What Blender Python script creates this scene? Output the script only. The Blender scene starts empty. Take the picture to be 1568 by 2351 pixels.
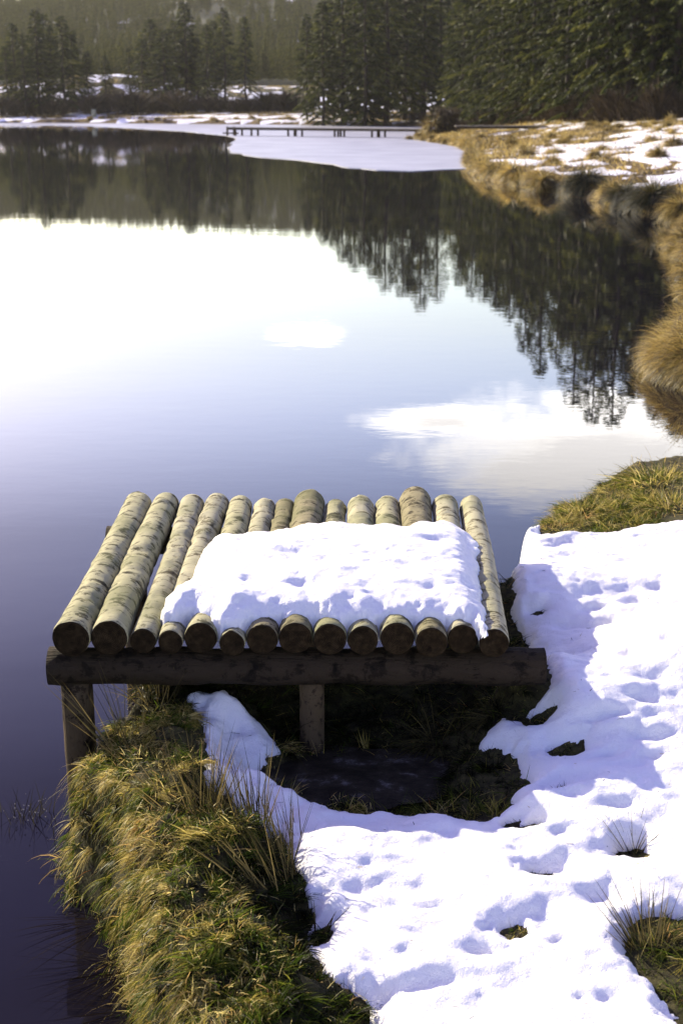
import bpy, math, random
import numpy as np
from mathutils import Vector

random.seed(4)
HAZE = .00010
RNG = np.random.default_rng(7)
R = math.radians
scene = bpy.context.scene
COL = scene.collection

# ------------------------------------------------------------------ camera
CAMZ = 2.4
TH = R(16.06)
F = 3266.7                       # focal length in photo units (width 1568)
cam_d = bpy.data.cameras.new("camera")
cam = bpy.data.objects.new("camera", cam_d)
COL.objects.link(cam)
scene.camera = cam
cam.location = (0, 0, CAMZ)
cam.rotation_euler = (R(90) - TH, 0, 0)
cam_d.sensor_fit = 'HORIZONTAL'
cam_d.sensor_width = 24
cam_d.lens = 50
cam_d.clip_end = 4000
cam_d.clip_start = 0.05
cam_d.dof.use_dof = True
cam_d.dof.focus_distance = 4.7
cam_d.dof.aperture_fstop = 6.3


def G(xd, yd, z):
    """world point at height z seen at photo position (xd, yd) - used to measure the place"""
    px = (xd - 784) / F
    py = (1175.5 - yd) / F
    dy = math.cos(TH) + py * math.sin(TH)
    dz = -math.sin(TH) + py * math.cos(TH)
    t = (z - CAMZ) / dz
    return (px * t, dy * t)


# ------------------------------------------------------------------ noise
def _hash(ix, iy, seed):
    n = (ix.astype(np.int64) * 374761393 + iy.astype(np.int64) * 668265263 + seed * 1442695041) & 0xffffffff
    n = ((n ^ (n >> 13)) * 1274126177) & 0xffffffff
    n = n ^ (n >> 16)
    return (n & 0xffff) / 65535.0


def vnoise(x, y, seed=0):
    x = np.asarray(x, float); y = np.asarray(y, float)
    ix = np.floor(x); iy = np.floor(y)
    fx = x - ix; fy = y - iy
    fx = fx * fx * (3 - 2 * fx); fy = fy * fy * (3 - 2 * fy)
    a = _hash(ix, iy, seed); b = _hash(ix + 1, iy, seed)
    c = _hash(ix, iy + 1, seed); d = _hash(ix + 1, iy + 1, seed)
    return (a * (1 - fx) + b * fx) * (1 - fy) + (c * (1 - fx) + d * fx) * fy


def fbm(x, y, seed=0, octv=4, gain=0.5):
    s = 0; a = 1; t = 0
    for o in range(octv):
        s = s + a * vnoise(x * 2 ** o + 17.3 * o, y * 2 ** o - 9.1 * o, seed + o)
        t += a; a *= gain
    return s / t


def ss(e0, e1, x):
    t = np.clip((x - e0) / (e1 - e0), 0, 1)
    return t * t * (3 - 2 * t)


def sdist(px, py, poly):
    """signed distance to a polygon, positive INSIDE"""
    d = np.full(px.shape, 1e18)
    ins = np.zeros(px.shape, bool)
    n = len(poly)
    for i in range(n):
        ax, ay = poly[i]; bx, by = poly[(i + 1) % n]
        ex, ey = bx - ax, by - ay
        wx, wy = px - ax, py - ay
        t = np.clip((wx * ex + wy * ey) / (ex * ex + ey * ey + 1e-12), 0, 1)
        dd = (wx - ex * t) ** 2 + (wy - ey * t) ** 2
        d = np.minimum(d, dd)
        if by != ay:
            c = ((ay <= py) != (by <= py)) & (px < ax + (py - ay) * ex / (by - ay))
            ins ^= c
    d = np.sqrt(d)
    return np.where(ins, d, -d)


# ------------------------------------------------------------------ lake outline (world, metres), water inside
LAKE = [(-0.35, 2.7), (-0.49, 3.15), (-0.58, 3.5), (-0.72, 3.85), (-0.85, 4.02), (-0.87, 4.18), (-0.79, 4.36), (-0.68, 4.62),
        (-0.42, 4.86), (-0.1, 4.98), (0.25, 5.10), (0.55, 5.35), (0.72, 5.75), (0.78, 6.15), (0.98, 6.55), (1.25, 7.0),
        (1.55, 7.55), (2.1, 7.8), (2.9, 8.2), (3.9, 9.2), (3.8, 11.2), (3.1, 12.15), (2.95, 13.0), (3.3, 14.0), (3.8, 15.6),
        (4.5, 18), (5.1, 21.5), (5.9, 25.5), (7.0, 29.5), (7.3, 32), (6.7, 36), (6.25, 39.7), (5.4, 43.5), (4.75, 47.5), (4.7, 52),
        (4.95, 56), (5.5, 63), (6.3, 72), (6.7, 82), (5.9, 91), (4.9, 99), (5.6, 103), (7.2, 108), (9.5, 120), (12, 138), (11, 150),
        (4, 161), (-5, 167), (-20, 175), (-44, 187), (-80, 196), (-130, 190), (-175, 150), (-190, 90), (-170, 20),
        (-120, -30), (-60, -45), (-25, -30), (-8, -12), (-2.0, -4), (-0.75, 0), (-0.25, 1.6)]


def shore(x, y):
    return -sdist(x, y, LAKE)        # positive on land


CTRL = np.array([
    (.8, 4.3, .575), (1.2, 4.6, .59), (1.2, 3.5, .47), (.5, 3.4, .40), (0.05, 3.4, .36), (0.1, 2.8, .34), (.8, 2.9, .42),
    (1.6, 5.5, .58), (1.1, 6.2, .52), (2, 6.7, .55), (0, 3.85, .345), (.35, 3.8, .37), (0.7, 3.85, .44), (3, 5, .6), (3, 3, .55),
    (-.38, 3.5, .50), (-.52, 3.8, .54), (-.52, 4.15, .54), (-.74, 4.05, .40), (-.30, 3.05, .46), (-.24, 2.75, .42), (-.1, 2.4, .36),
    (-.55, 4.45, .50), (-.72, 4.25, .40), (-.1, 3.55, .36), (-.05, 3.2, .34), (-.25, 3.95, .42),
    (0, 4.3, .285), (.15, 4.3, .285), (-.1, 4.44, .37), (.1, 4.50, .36), (.25, 4.50, .36), (.0, 4.78, .42), (-.2, 4.75, .45), (.2, 4.85, .42), (.0, 4.62, .30), (.2, 4.05, .285), (0, 4.02, .285), (.24, 4.15, .285), (-.14, 4.36, .34), (.1, 4.18, .28), (-.05, 4.18, .28), (-.14, 4.14, .295), (.05, 4.36, .31),
    (-.30, 4.2, .36), (-.37, 4.4, .47), (-.3, 4.6, .40), (-.18, 4.05, .31),
    (.58, 4.25, .44), (.42, 4.1, .38), (.64, 4.5, .56), (.58, 5.0, .42), (.82, 5.4, .54), (.88, 5.9, .50), (.42, 4.6, .36), (.38, 5.0, .42),
    (2.2, 9, .6), (3.3, 11, .62), (3.5, 7.5, .62), (0.8, 0.5, .5), (2.5, 0.5, .55), (0.5, -4, .55)])

MARK = [(3.3, 13.1, .22, .40), (3.8, 14.4, .2, .5)]      # low earth humps under the big tufts


def ground(x, y):
    x = np.asarray(x, float); y = np.asarray(y, float)
    d = shore(x, y)
    r = np.hypot(x - .3, y - 4.3)
    zn = np.zeros(x.shape); wt = np.zeros(x.shape)
    near = r < 13
    xn, yn = x[near], y[near]
    num = np.zeros(xn.shape); den = np.zeros(xn.shape)
    for cx, cy, cz in CTRL:
        w = 1 / ((xn - cx) ** 2 + (yn - cy) ** 2 + .004) ** 1.7
        num += w * cz; den += w
    zn[near] = num / den
    wnear = 1 - ss(6, 12, r)
    rr = np.hypot(x, y)
    far = .30 + 1.35 * ss(0, 15, d) + .10 * (fbm(x / 2.2, y / 2.2, 3) - .5) * 2
    fs = ss(118, 150, y)                       # the far shore is lower at first
    far = far * (1 - fs) + fs * (.45 + .75 * ss(0, 22, d))
    far += 3.9 * ss(203, 252, rr) * ss(120, 160, y)
    far += (1.4 + 2.2 * fbm(x / 9, y / 9, 19, 2)) * np.exp(-(((x + 35) / 15) ** 2 + ((y - 226) / 13) ** 2))
    far += (29.5 + 9 * ss(-170, 0, x) + 2 * fbm(x / 60, y / 60, 9)) * ss(250, 640, rr) * ss(60, 200, y)
    for mx, my, mz, mr in MARK:
        far += mz * np.exp(-(((x - mx) / mr) ** 2 + ((y - my) / mr) ** 2))
    base = zn * wnear + far * (1 - wnear)
    base = base + .018 * (fbm(x / .09, y / .09, 21) - .5) * (1 - ss(5, 9, r)) + .03 * (fbm(x / .35, y / .35, 31) - .5) * (1 - ss(8, 14, r))
    lb = ss(.1, -.1, x + (y - 3.3) * .25) * (y < 4.7) * ss(0, .1, d)
    base = base + .13 * (fbm(x / .13, y / .13, 25, 3) - .5) * lb
    w = .13 + .25 * ss(7, 30, rr) + 1.0 * ss(110, 190, rr)
    e = d + .05 * (fbm(x / .22, y / .22, 5) - .5) * (1 - ss(7, 12, r)) + .5 * (fbm(x / 1.3, y / 1.3, 6) - .5) * ss(15, 40, rr)
    k = ss(-w * .6, w * .5, e)
    bed = -.35 - 1.2 * ss(0, 6, -d)
    return bed * (1 - k) + base * k


def g1(x, y):
    return float(ground(np.array([x]), np.array([y]))[0])


def GT(xd, yd, up=0.03):
    """where the sight line of a photo position meets the ground"""
    z = .45
    for _ in range(12):
        x, y = G(xd, yd, z)
        z = .5 * z + .5 * (g1(x, y) + up)
    return G(xd, yd, z)


# ------------------------------------------------------------------ helpers for objects
def tag(o, label=None, cat=None, group=None, kind=None):
    if label: o['label'] = label
    if cat: o['category'] = cat
    if group: o['group'] = group
    if kind: o['kind'] = kind
    return o


def empty(name, loc, rz=0, label=None, cat=None, group=None):
    o = bpy.data.objects.new(name, None)
    o.empty_display_size = .1
    COL.objects.link(o)
    o.location = loc; o.rotation_euler = (0, 0, rz)
    return tag(o, label, cat, group)


def mesh_obj(name, me, mats, parent=None):
    o = bpy.data.objects.new(name, me)
    for m in (mats if isinstance(mats, (list, tuple)) else [mats]):
        if m.name not in [s.name for s in me.materials if s]:
            me.materials.append(m)
    COL.objects.link(o)
    if parent: o.parent = parent
    return o


def np_mesh(name, co, loops, starts, totals, tone=None, smooth=False):
    me = bpy.data.meshes.new(name)
    me.vertices.add(len(co)); me.vertices.foreach_set("co", np.asarray(co, np.float32).ravel())
    me.loops.add(len(loops)); me.loops.foreach_set("vertex_index", np.asarray(loops, np.int32))
    me.polygons.add(len(starts))
    me.polygons.foreach_set("loop_start", np.asarray(starts, np.int32))
    try:
        me.polygons.foreach_set("loop_total", np.asarray(totals, np.int32))
    except Exception:
        pass
    me.update(calc_edges=True)
    me.polygons.foreach_set("use_smooth", np.full(len(starts), smooth))
    if tone is not None:
        at = me.attributes.new("tone", 'FLOAT', 'POINT')
        at.data.foreach_set("value", np.asarray(tone, np.float32))
    me.validate()
    return me


def grid_mesh(name, X, Y, Z, keep=None, smooth=True):
    ny, nx = X.shape
    idx = np.arange(nx * ny).reshape(ny, nx)
    q = np.stack([idx[:-1, :-1], idx[:-1, 1:], idx[1:, 1:], idx[1:, :-1]], -1).reshape(-1, 4)
    co = np.stack([X, Y, Z], -1).reshape(-1, 3)
    if keep is not None:
        kf = (keep[:-1, :-1] | keep[:-1, 1:] | keep[1:, 1:] | keep[1:, :-1]).ravel()
        q = q[kf]
        used = np.zeros(len(co), bool); used[q.ravel()] = True
        m = np.cumsum(used) - 1
        co = co[used]; q = m[q]
    n = len(q)
    return np_mesh(name, co, q.ravel(), np.arange(n) * 4, np.full(n, 4), smooth=smooth)


class Ribbons:
    """gathers many thin blades into one mesh"""
    def __init__(s):
        s.co = []; s.loops = []; s.tot = []; s.tone = []; s.n = 0

    def add(s, P, D, L, W, droop=0.0, nseg=3, tone=0.5, side=None, curl=None):
        P = np.asarray(P, float); n = len(P)
        if n == 0: return
        D = np.asarray(D, float) * np.ones((n, 3)); D = D / (np.linalg.norm(D, axis=1, keepdims=True) + 1e-9)
        L = np.asarray(L) * np.ones(n); W = np.asarray(W) * np.ones(n)
        droop = np.asarray(droop) * np.ones(n); tone = np.asarray(tone) * np.ones(n)
        if side is None:
            rnd = RNG.normal(size=(n, 3))
            side = np.cross(D, rnd)
        side = side / (np.linalg.norm(side, axis=1, keepdims=True) + 1e-9)
        if curl is None: curl = np.zeros((n, 3))
        per = 2 * nseg + 1
        V = np.zeros((n, per, 3))
        cur = P.copy(); d = D.copy()
        for k in range(nseg + 1):
            t = k / nseg
            w = W * (1 - t) ** .7 * .5 if k else W * .35
            if nseg == 1: w = W * .5
            if k < nseg:
                V[:, 2 * k] = cur - side * w[:, None]
                V[:, 2 * k + 1] = cur + side * w[:, None]
            else:
                V[:, 2 * k] = cur
            d = d + curl / nseg
            d[:, 2] -= droop * (1.6 / nseg)
            d = d / (np.linalg.norm(d, axis=1, keepdims=True) + 1e-9)
            cur = cur + d * (L / nseg)[:, None]
        base = s.n + np.arange(n)[:, None] * per
        for k in range(nseg - 1):
            q = base + np.array([2 * k, 2 * k + 1, 2 * k + 3, 2 * k + 2])
            s.loops.append(q.ravel()); s.tot.append(np.full(n, 4))
        q = base + np.array([2 * nseg - 2, 2 * nseg - 1, 2 * nseg])
        s.loops.append(q.ravel()); s.tot.append(np.full(n, 3))
        s.co.append(V.reshape(-1, 3)); s.tone.append(np.repeat(tone, per)); s.n += n * per

    def mesh(s, name):
        tot = np.concatenate(s.tot); st = np.concatenate([[0], np.cumsum(tot)[:-1]])
        return np_mesh(name, np.concatenate(s.co), np.concatenate(s.loops), st, tot, np.concatenate(s.tone), smooth=False)


def tube_geo(pts, rad, nr=10, jitter=0.0, cap=True, seed=0, bumps=0.0):
    """tapered tube through points -> (verts, faces)"""
    rs = random.Random(seed)
    vs = []; fs = []
    pts = [Vector(p) for p in pts]
    n = len(pts)
    up = Vector((0, 0, 1))
    for i, p in enumerate(pts):
        t = (pts[min(i + 1, n - 1)] - pts[max(i - 1, 0)]).normalized()
        a = t.cross(up if abs(t.z) < .9 else Vector((1, 0, 0))).normalized()
        b = a.cross(t).normalized()
        for k in range(nr):
            an = 2 * math.pi * k / nr
            r = rad[i] * (1 + jitter * (rs.random() - .5))
            vs.append(p + (a * math.cos(an) + b * math.sin(an)) * r)
    for i in range(n - 1):
        for k in range(nr):
            k2 = (k + 1) % nr
            fs.append((i * nr + k, i * nr + k2, (i + 1) * nr + k2, (i + 1) * nr + k))
    if cap:
        fs.append(tuple(range(nr))[::-1]); fs.append(tuple((n - 1) * nr + k for k in range(nr)))
    return vs, fs


def py_mesh(name, parts, smooth=True):
    vs = []; fs = []
    for v, f in parts:
        o = len(vs)
        vs += [tuple(q) for q in v]; fs += [tuple(i + o for i in q) for q in f]
    me = bpy.data.meshes.new(name)
    me.from_pydata(vs, [], fs); me.update()
    for p in me.polygons: p.use_smooth = smooth
    return me


def box_geo(c, s, rz=0, jit=0):
    vs = []
    for dz in (-1, 1):
        for dx, dy in ((-1, -1), (1, -1), (1, 1), (-1, 1)):
            x = dx * s[0] / 2 + random.uniform(-jit, jit); y = dy * s[1] / 2 + random.uniform(-jit, jit)
            vs.append((c[0] + x * math.cos(rz) - y * math.sin(rz), c[1] + x * math.sin(rz) + y * math.cos(rz), c[2] + dz * s[2] / 2))
    return vs, [(3, 2, 1, 0), (4, 5, 6, 7), (0, 1, 5, 4), (1, 2, 6, 5), (2, 3, 7, 6), (3, 0, 4, 7)]


# ------------------------------------------------------------------ materials
def new_mat(name):
    m = bpy.data.materials.new(name); m.use_nodes = True
    nt = m.node_tree
    return m, nt, nt.nodes['Principled BSDF'], nt.nodes['Material Output']


def N(nt, t, **kw):
    n = nt.nodes.new(t)
    for k, v in kw.items():
        if hasattr(n, k): setattr(n, k, v)
        else: n.inputs[k].default_value = v
    return n


def ramp(nt, stops, src=None, interp='LINEAR'):
    r = nt.nodes.new('ShaderNodeValToRGB')
    cr = r.color_ramp; cr.interpolation = interp
    while len(cr.elements) < len(stops): cr.elements.new(.5)
    for e, (p, c) in zip(cr.elements, stops):
        e.position = p; e.color = (c[0], c[1], c[2], 1) if not isinstance(c, (int, float)) else (c, c, c, 1)
    if src is not None: nt.links.new(src, r.inputs[0])
    return r


def noise(nt, scale, detail=4, vec=None, rough=.5, dist=0):
    n = nt.nodes.new('ShaderNodeTexNoise')
    n.inputs['Scale'].default_value = scale; n.inputs['Detail'].default_value = detail
    n.inputs['Roughness'].default_value = rough; n.inputs['Distortion'].default_value = dist
    if vec is not None: nt.links.new(vec, n.inputs['Vector'])
    return n


def mixc(nt, fac, a, b, mode='MIX'):
    m = nt.nodes.new('ShaderNodeMix'); m.data_type = 'RGBA'; m.blend_type = mode
    for s, v in ((m.inputs[0], fac), (m.inputs[6], a), (m.inputs[7], b)):
        if hasattr(v, 'links'): nt.links.new(v, s)
        elif isinstance(v, (int, float)): s.default_value = v
        else: s.default_value = (*v, 1)
    return m.outputs[2]


def bump(nt, height, strength, distance, bsdf):
    b = nt.nodes.new('ShaderNodeBump'); b.inputs['Strength'].default_value = strength; b.inputs['Distance'].default_value = distance
    nt.links.new(height, b.inputs['Height']); nt.links.new(b.outputs[0], bsdf.inputs['Normal'])
    return b


def world_pos(nt):
    return nt.nodes.new('ShaderNodeNewGeometry').outputs['Position']


def blade_mat(name, stops, trans=.35, rough=.5, spec=.4):
    m, nt, p, out = new_mat(name)
    at = N(nt, 'ShaderNodeAttribute'); at.attribute_name = 'tone'
    r = ramp(nt, stops, at.outputs['Fac'])
    nt.links.new(r.outputs[0], p.inputs['Base Color'])
    p.inputs['Roughness'].default_value = rough
    p.inputs['Specular IOR Level'].default_value = spec
    tr = N(nt, 'ShaderNodeBsdfTranslucent'); nt.links.new(r.outputs[0], tr.inputs['Color'])
    mx = N(nt, 'ShaderNodeMixShader'); mx.inputs[0].default_value = trans
    nt.links.new(p.outputs[0], mx.inputs[1]); nt.links.new(tr.outputs[0], mx.inputs[2]); nt.links.new(mx.outputs[0], out.inputs[0])
    return m


GRASS = blade_mat('bank_grass', [(0, (.006, .005, .002)), (.25, (.016, .020, .004)), (.42, (.075, .12, .010)), (.55, (.20, .19, .03)), (.72, (.42, .33, .08)), (.9, (.70, .58, .22)), (1, (.35, .12, .02))], .52, .4, .10)
STRAW = blade_mat('dead_grass', [(0, (.022, .014, .005)), (.3, (.10, .070, .02)), (.6, (.52, .37, .095)), (.85, (.82, .64, .22)), (1, (.10, .12, .03))], .4)
RUSH = blade_mat('rush', [(0, (.02, .014, .008)), (.4, (.06, .055, .02)), (.7, (.14, .11, .04)), (1, (.34, .25, .08))], .25, .8, .02)
NEEDLE = blade_mat('spruce_needles', [(0, (.016, .022, .009)), (.45, (.050, .062, .014)), (.8, (.13, .14, .028)), (1, (.23, .22, .05))], .3, .6, .2)
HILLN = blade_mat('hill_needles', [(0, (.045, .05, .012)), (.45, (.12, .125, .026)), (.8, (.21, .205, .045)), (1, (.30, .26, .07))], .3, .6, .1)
TWIG = blade_mat('bare_twigs', [(0, (.03, .022, .015)), (.6, (.08, .06, .035)), (1, (.14, .10, .05))], .1, .7, .2)

m, nt, p, out = new_mat('soil_and_turf'); TURF = m
pos = world_pos(nt)
n1 = noise(nt, 30, 6, pos, .6); n2 = noise(nt, .8, 5, pos, .6)
c1 = ramp(nt, [(.3, (.018, .012, .007)), (.5, (.05, .045, .015)), (.7, (.10, .085, .03))], n1.outputs[0])
c2 = ramp(nt, [(.3, (.03, .022, .010)), (.5, (.10, .065, .025)), (.75, (.22, .15, .05))], n2.outputs[0])
sep = N(nt, 'ShaderNodeSeparateXYZ'); nt.links.new(pos, sep.inputs[0])
mr = N(nt, 'ShaderNodeMapRange'); mr.inputs[1].default_value = 9; mr.inputs[2].default_value = 16; nt.links.new(sep.outputs[1], mr.inputs[0])
mr2 = N(nt, 'ShaderNodeMapRange'); mr2.inputs[1].default_value = 185; mr2.inputs[2].default_value = 235; nt.links.new(sep.outputs[1], mr2.inputs[0])
cc = mixc(nt, mr.outputs[0], c1.outputs[0], c2.outputs[0])
c3 = ramp(nt, [(.35, (.018, .022, .010)), (.7, (.05, .055, .02))], noise(nt, .15, 6, pos, .7).outputs[0])
cc = mixc(nt, mr2.outputs[0], cc, c3.outputs[0])
nt.links.new(cc, p.inputs['Base Color']); p.inputs['Roughness'].default_value = .9
p.inputs['Specular IOR Level'].default_value = .2
bump(nt, noise(nt, 45, 6, pos, .7).outputs[0], .8, .03, p)

m, nt, p, out = new_mat('snow'); SNOW = m
pos = world_pos(nt)
nn = noise(nt, 260, 3, pos, .7); nb = noise(nt, 35, 4, pos, .6)
ad = N(nt, 'ShaderNodeMath', operation='MULTIPLY_ADD'); nt.links.new(nb.outputs[0], ad.inputs[0]); ad.inputs[1].default_value = 2.5; nt.links.new(nn.outputs[0], ad.inputs[2])
p.inputs['Base Color'].default_value = (.88, .87, .87, 1)
p.inputs['Roughness'].default_value = .45; p.inputs['Specular IOR Level'].default_value = .35
p.inputs['Subsurface Weight'].default_value = .25; p.inputs['Subsurface Radius'].default_value = (.9, .95, 1.0); p.inputs['Subsurface Scale'].default_value = .012
bump(nt, ad.outputs[0], .8, .005, p)

m, nt, p, out = new_mat('lake_water'); WATER = m
tc = world_pos(nt)
mp = N(nt, 'ShaderNodeMapping'); mp.inputs['Scale'].default_value = (.55, 1, 1); nt.links.new(tc, mp.inputs[0])
w1 = noise(nt, 5.5, 3, mp.outputs[0], .55); w2 = noise(nt, 1.1, 2, mp.outputs[0], .5)
ad = N(nt, 'ShaderNodeMath', operation='MULTIPLY_ADD'); nt.links.new(w2.outputs[0], ad.inputs[0]); ad.inputs[1].default_value = 2.0; nt.links.new(w1.outputs[0], ad.inputs[2])
bn = bump(nt, ad.outputs[0], .5, .0008, p)
lw = N(nt, 'ShaderNodeLayerWeight'); lw.inputs['Blend'].default_value = .5; nt.links.new(bn.outputs[0], lw.inputs['Normal'])
rf = ramp(nt, [(0, .012), (.44, .013), (.56, .034), (.625, .078), (.716, .19), (.81, .50), (.913, .76), (1, 1.0)], lw.outputs['Facing'])
df = N(nt, 'ShaderNodeBsdfDiffuse'); df.inputs['Color'].default_value = (.008, .007, .012, 1)
gl = N(nt, 'ShaderNodeBsdfGlossy'); gl.inputs['Roughness'].default_value = 0.0; gl.inputs['Color'].default_value = (1, 1, 1, 1); nt.links.new(bn.outputs[0], gl.inputs['Normal'])
mx = N(nt, 'ShaderNodeMixShader'); nt.links.new(rf.outputs[0], mx.inputs[0]); nt.links.new(df.outputs[0], mx.inputs[1]); nt.links.new(gl.outputs[0], mx.inputs[2]); nt.links.new(mx.outputs[0], out.inputs[0])

m, nt, p, out = new_mat('lake_ice'); ICE = m
pos = world_pos(nt)
ni = ramp(nt, [(.35, (.27, .27, .30)), (.65, (.40, .40, .43))], noise(nt, .35, 5, pos, .6).outputs[0])
nt.links.new(ni.outputs[0], p.inputs['Base Color']); p.inputs['Roughness'].default_value = .42
bump(nt, noise(nt, 3, 4, pos).outputs[0], .3, .004, p)

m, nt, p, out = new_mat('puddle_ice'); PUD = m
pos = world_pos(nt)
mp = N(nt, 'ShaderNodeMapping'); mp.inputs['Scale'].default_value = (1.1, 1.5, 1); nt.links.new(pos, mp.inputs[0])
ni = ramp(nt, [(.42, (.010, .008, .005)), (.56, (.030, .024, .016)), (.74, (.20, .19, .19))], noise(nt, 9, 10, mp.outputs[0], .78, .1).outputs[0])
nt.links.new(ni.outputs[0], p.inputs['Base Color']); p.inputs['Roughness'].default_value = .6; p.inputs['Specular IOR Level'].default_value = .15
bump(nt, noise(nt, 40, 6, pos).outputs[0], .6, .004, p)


def bark_mat(name, light, mid, dark, ring=1.0, seed=0.0, moss=.5):
    m, nt, p, out = new_mat(name)
    tc = N(nt, 'ShaderNodeTexCoord')
    mp = N(nt, 'ShaderNodeMapping'); mp.inputs['Scale'].default_value = (.8, 1.3, .8); mp.inputs['Location'].default_value = (seed, seed * 3, seed)
    nt.links.new(tc.outputs['Object'], mp.inputs[0])
    a = noise(nt, 19, 9, mp.outputs[0], .72, .3)
    mp2 = N(nt, 'ShaderNodeMapping'); mp2.inputs['Scale'].default_value = (.5, 7.5, .5); mp2.inputs['Location'].default_value = (seed * 2, seed, 0)
    nt.links.new(tc.outputs['Object'], mp2.inputs[0])
    b = noise(nt, 16, 5, mp2.outputs[0], .6, .3)
    c = ramp(nt, [(.36, dark), (.40, mid), (.44, mid), (.475, light), (.8, tuple(min(1, v * 1.12) for v in light))], a.outputs[0])
    lent = ramp(nt, [(.33, 0.0), (.37, 1.0)], b.outputs[0])
    col = mixc(nt, lent.outputs[0], tuple(v * .6 for v in mid), c.outputs[0])
    g = noise(nt, 3.2, 4, tc.outputs['Object'], .5)
    gm = ramp(nt, [(.46, 0.0), (.62, moss)], g.outputs[0])
    col = mixc(nt, gm.outputs[0], col, (.12, .135, .045))
    nt.links.new(col, p.inputs['Base Color']); p.inputs['Roughness'].default_value = .8
    p.inputs['Specular IOR Level'].default_value = .12
    sm = N(nt, 'ShaderNodeMath', operation='ADD'); nt.links.new(a.outputs[0], sm.inputs[0]); nt.links.new(b.outputs[0], sm.inputs[1])
    bump(nt, sm.outputs[0], 1.0 * ring, .011, p)
    return m


BARKS = [bark_mat('birch_bark', (.43, .40, .23), (.12, .11, .055), (.03, .024, .012), 1, 0),
         bark_mat('pale_bark', (.42, .39, .245), (.15, .13, .07), (.04, .03, .016), .7, 3.1),
         bark_mat('rough_bark', (.32, .28, .155), (.11, .09, .045), (.022, .016, .009), 1.4, 6.7)]
DARKBARK = bark_mat('weathered_beam', (.040, .029, .018), (.017, .012, .0075), (.006, .0045, .003), 1.6, 1.3, 0.0)
POSTWOOD = bark_mat('post_wood', (.09, .064, .034), (.035, .024, .013), (.010, .007, .004), .8, 4.3, .0)
m, nt, p, out = new_mat('sawn_end'); SAWN = m
tc = N(nt, 'ShaderNodeTexCoord')
mp = N(nt, 'ShaderNodeMapping'); mp.inputs['Scale'].default_value = (1, .05, 1); nt.links.new(tc.outputs['Object'], mp.inputs[0])
nn_ = noise(nt, 45, 6, mp.outputs[0], .7)
c = ramp(nt, [(.3, (.010, .007, .004)), (.5, (.030, .020, .010)), (.75, (.07, .048, .024))], nn_.outputs[0])
ra_ = N(nt, 'ShaderNodeAttribute'); ra_.attribute_name = 'radial'
m1 = N(nt, 'ShaderNodeMath', operation='MULTIPLY_ADD'); nt.links.new(nn_.outputs[0], m1.inputs[0]); m1.inputs[1].default_value = .12; nt.links.new(ra_.outputs['Fac'], m1.inputs[2])
m2 = N(nt, 'ShaderNodeMath', operation='MULTIPLY'); nt.links.new(m1.outputs[0], m2.inputs[0]); m2.inputs[1].default_value = 62
m3 = N(nt, 'ShaderNodeMath', operation='SINE'); nt.links.new(m2.outputs[0], m3.inputs[0])
rr_ = ramp(nt, [(0, .45), (1, 1.0)], None); m4 = N(nt, 'ShaderNodeMath', operation='MULTIPLY_ADD'); nt.links.new(m3.outputs[0], m4.inputs[0]); m4.inputs[1].default_value = .5; m4.inputs[2].default_value = .5; nt.links.new(m4.outputs[0], rr_.inputs[0])
cr_ = mixc(nt, 1.0, c.outputs[0], rr_.outputs[0], 'MULTIPLY')
nt.links.new(cr_, p.inputs['Base Color']); p.inputs['Roughness'].default_value = .95; p.inputs['Specular IOR Level'].default_value = .05
bump(nt, noise(nt, 90, 5, mp.outputs[0], .7).outputs[0], .6, .004, p)
m, nt, p, out = new_mat('grey_planks'); PLANK = m
pos = world_pos(nt)
c = ramp(nt, [(.3, (.10, .085, .07)), (.7, (.24, .21, .17))], noise(nt, 4, 6, pos, .7).outputs[0])
nt.links.new(c.outputs[0], p.inputs['Base Color']); p.inputs['Roughness'].default_value = .8
m, nt, p, out = new_mat('spruce_trunk'); TRUNK = m
pos = world_pos(nt)
c = ramp(nt, [(.3, (.02, .015, .010)), (.7, (.06, .045, .03))], noise(nt, 3, 6, pos, .7).outputs[0])
nt.links.new(c.outputs[0], p.inputs['Base Color']); p.inputs['Roughness'].default_value = .9
m, nt, p, out = new_mat('ice_bead'); BEAD = m
p.inputs['Base Color'].default_value = (.35, .32, .26, 1); p.inputs['Roughness'].default_value = .08; p.inputs['Specular IOR Level'].default_value = 1

# ------------------------------------------------------------------ world, sun, view
SUN_EL, SUN_AZ = R(25), R(-42)
wd = bpy.data.worlds.new("World"); scene.world = wd; wd.use_nodes = True
nt = wd.node_tree; bg = nt.nodes['Background']
sky = nt.nodes.new('ShaderNodeTexSky'); sky.sky_type = 'NISHITA'; sky.sun_disc = False
sky.sun_elevation = SUN_EL; sky.sun_rotation = SUN_AZ; sky.air_density = 1.0; sky.dust_density = .75; sky.ozone_density = 1.6
tcw = nt.nodes.new('ShaderNodeTexCoord')
sepw = nt.nodes.new('ShaderNodeSeparateXYZ'); nt.links.new(tcw.outputs['Generated'], sepw.inputs[0])


def M(op, a, b=None, c=None, clamp=False):
    n = nt.nodes.new('ShaderNodeMath'); n.operation = op; n.use_clamp = clamp
    for i, v in enumerate((a, b, c)):
        if v is None: continue
        if hasattr(v, 'links'): nt.links.new(v, n.inputs[i])
        else: n.inputs[i].default_value = v
    return n.outputs[0]


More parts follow.
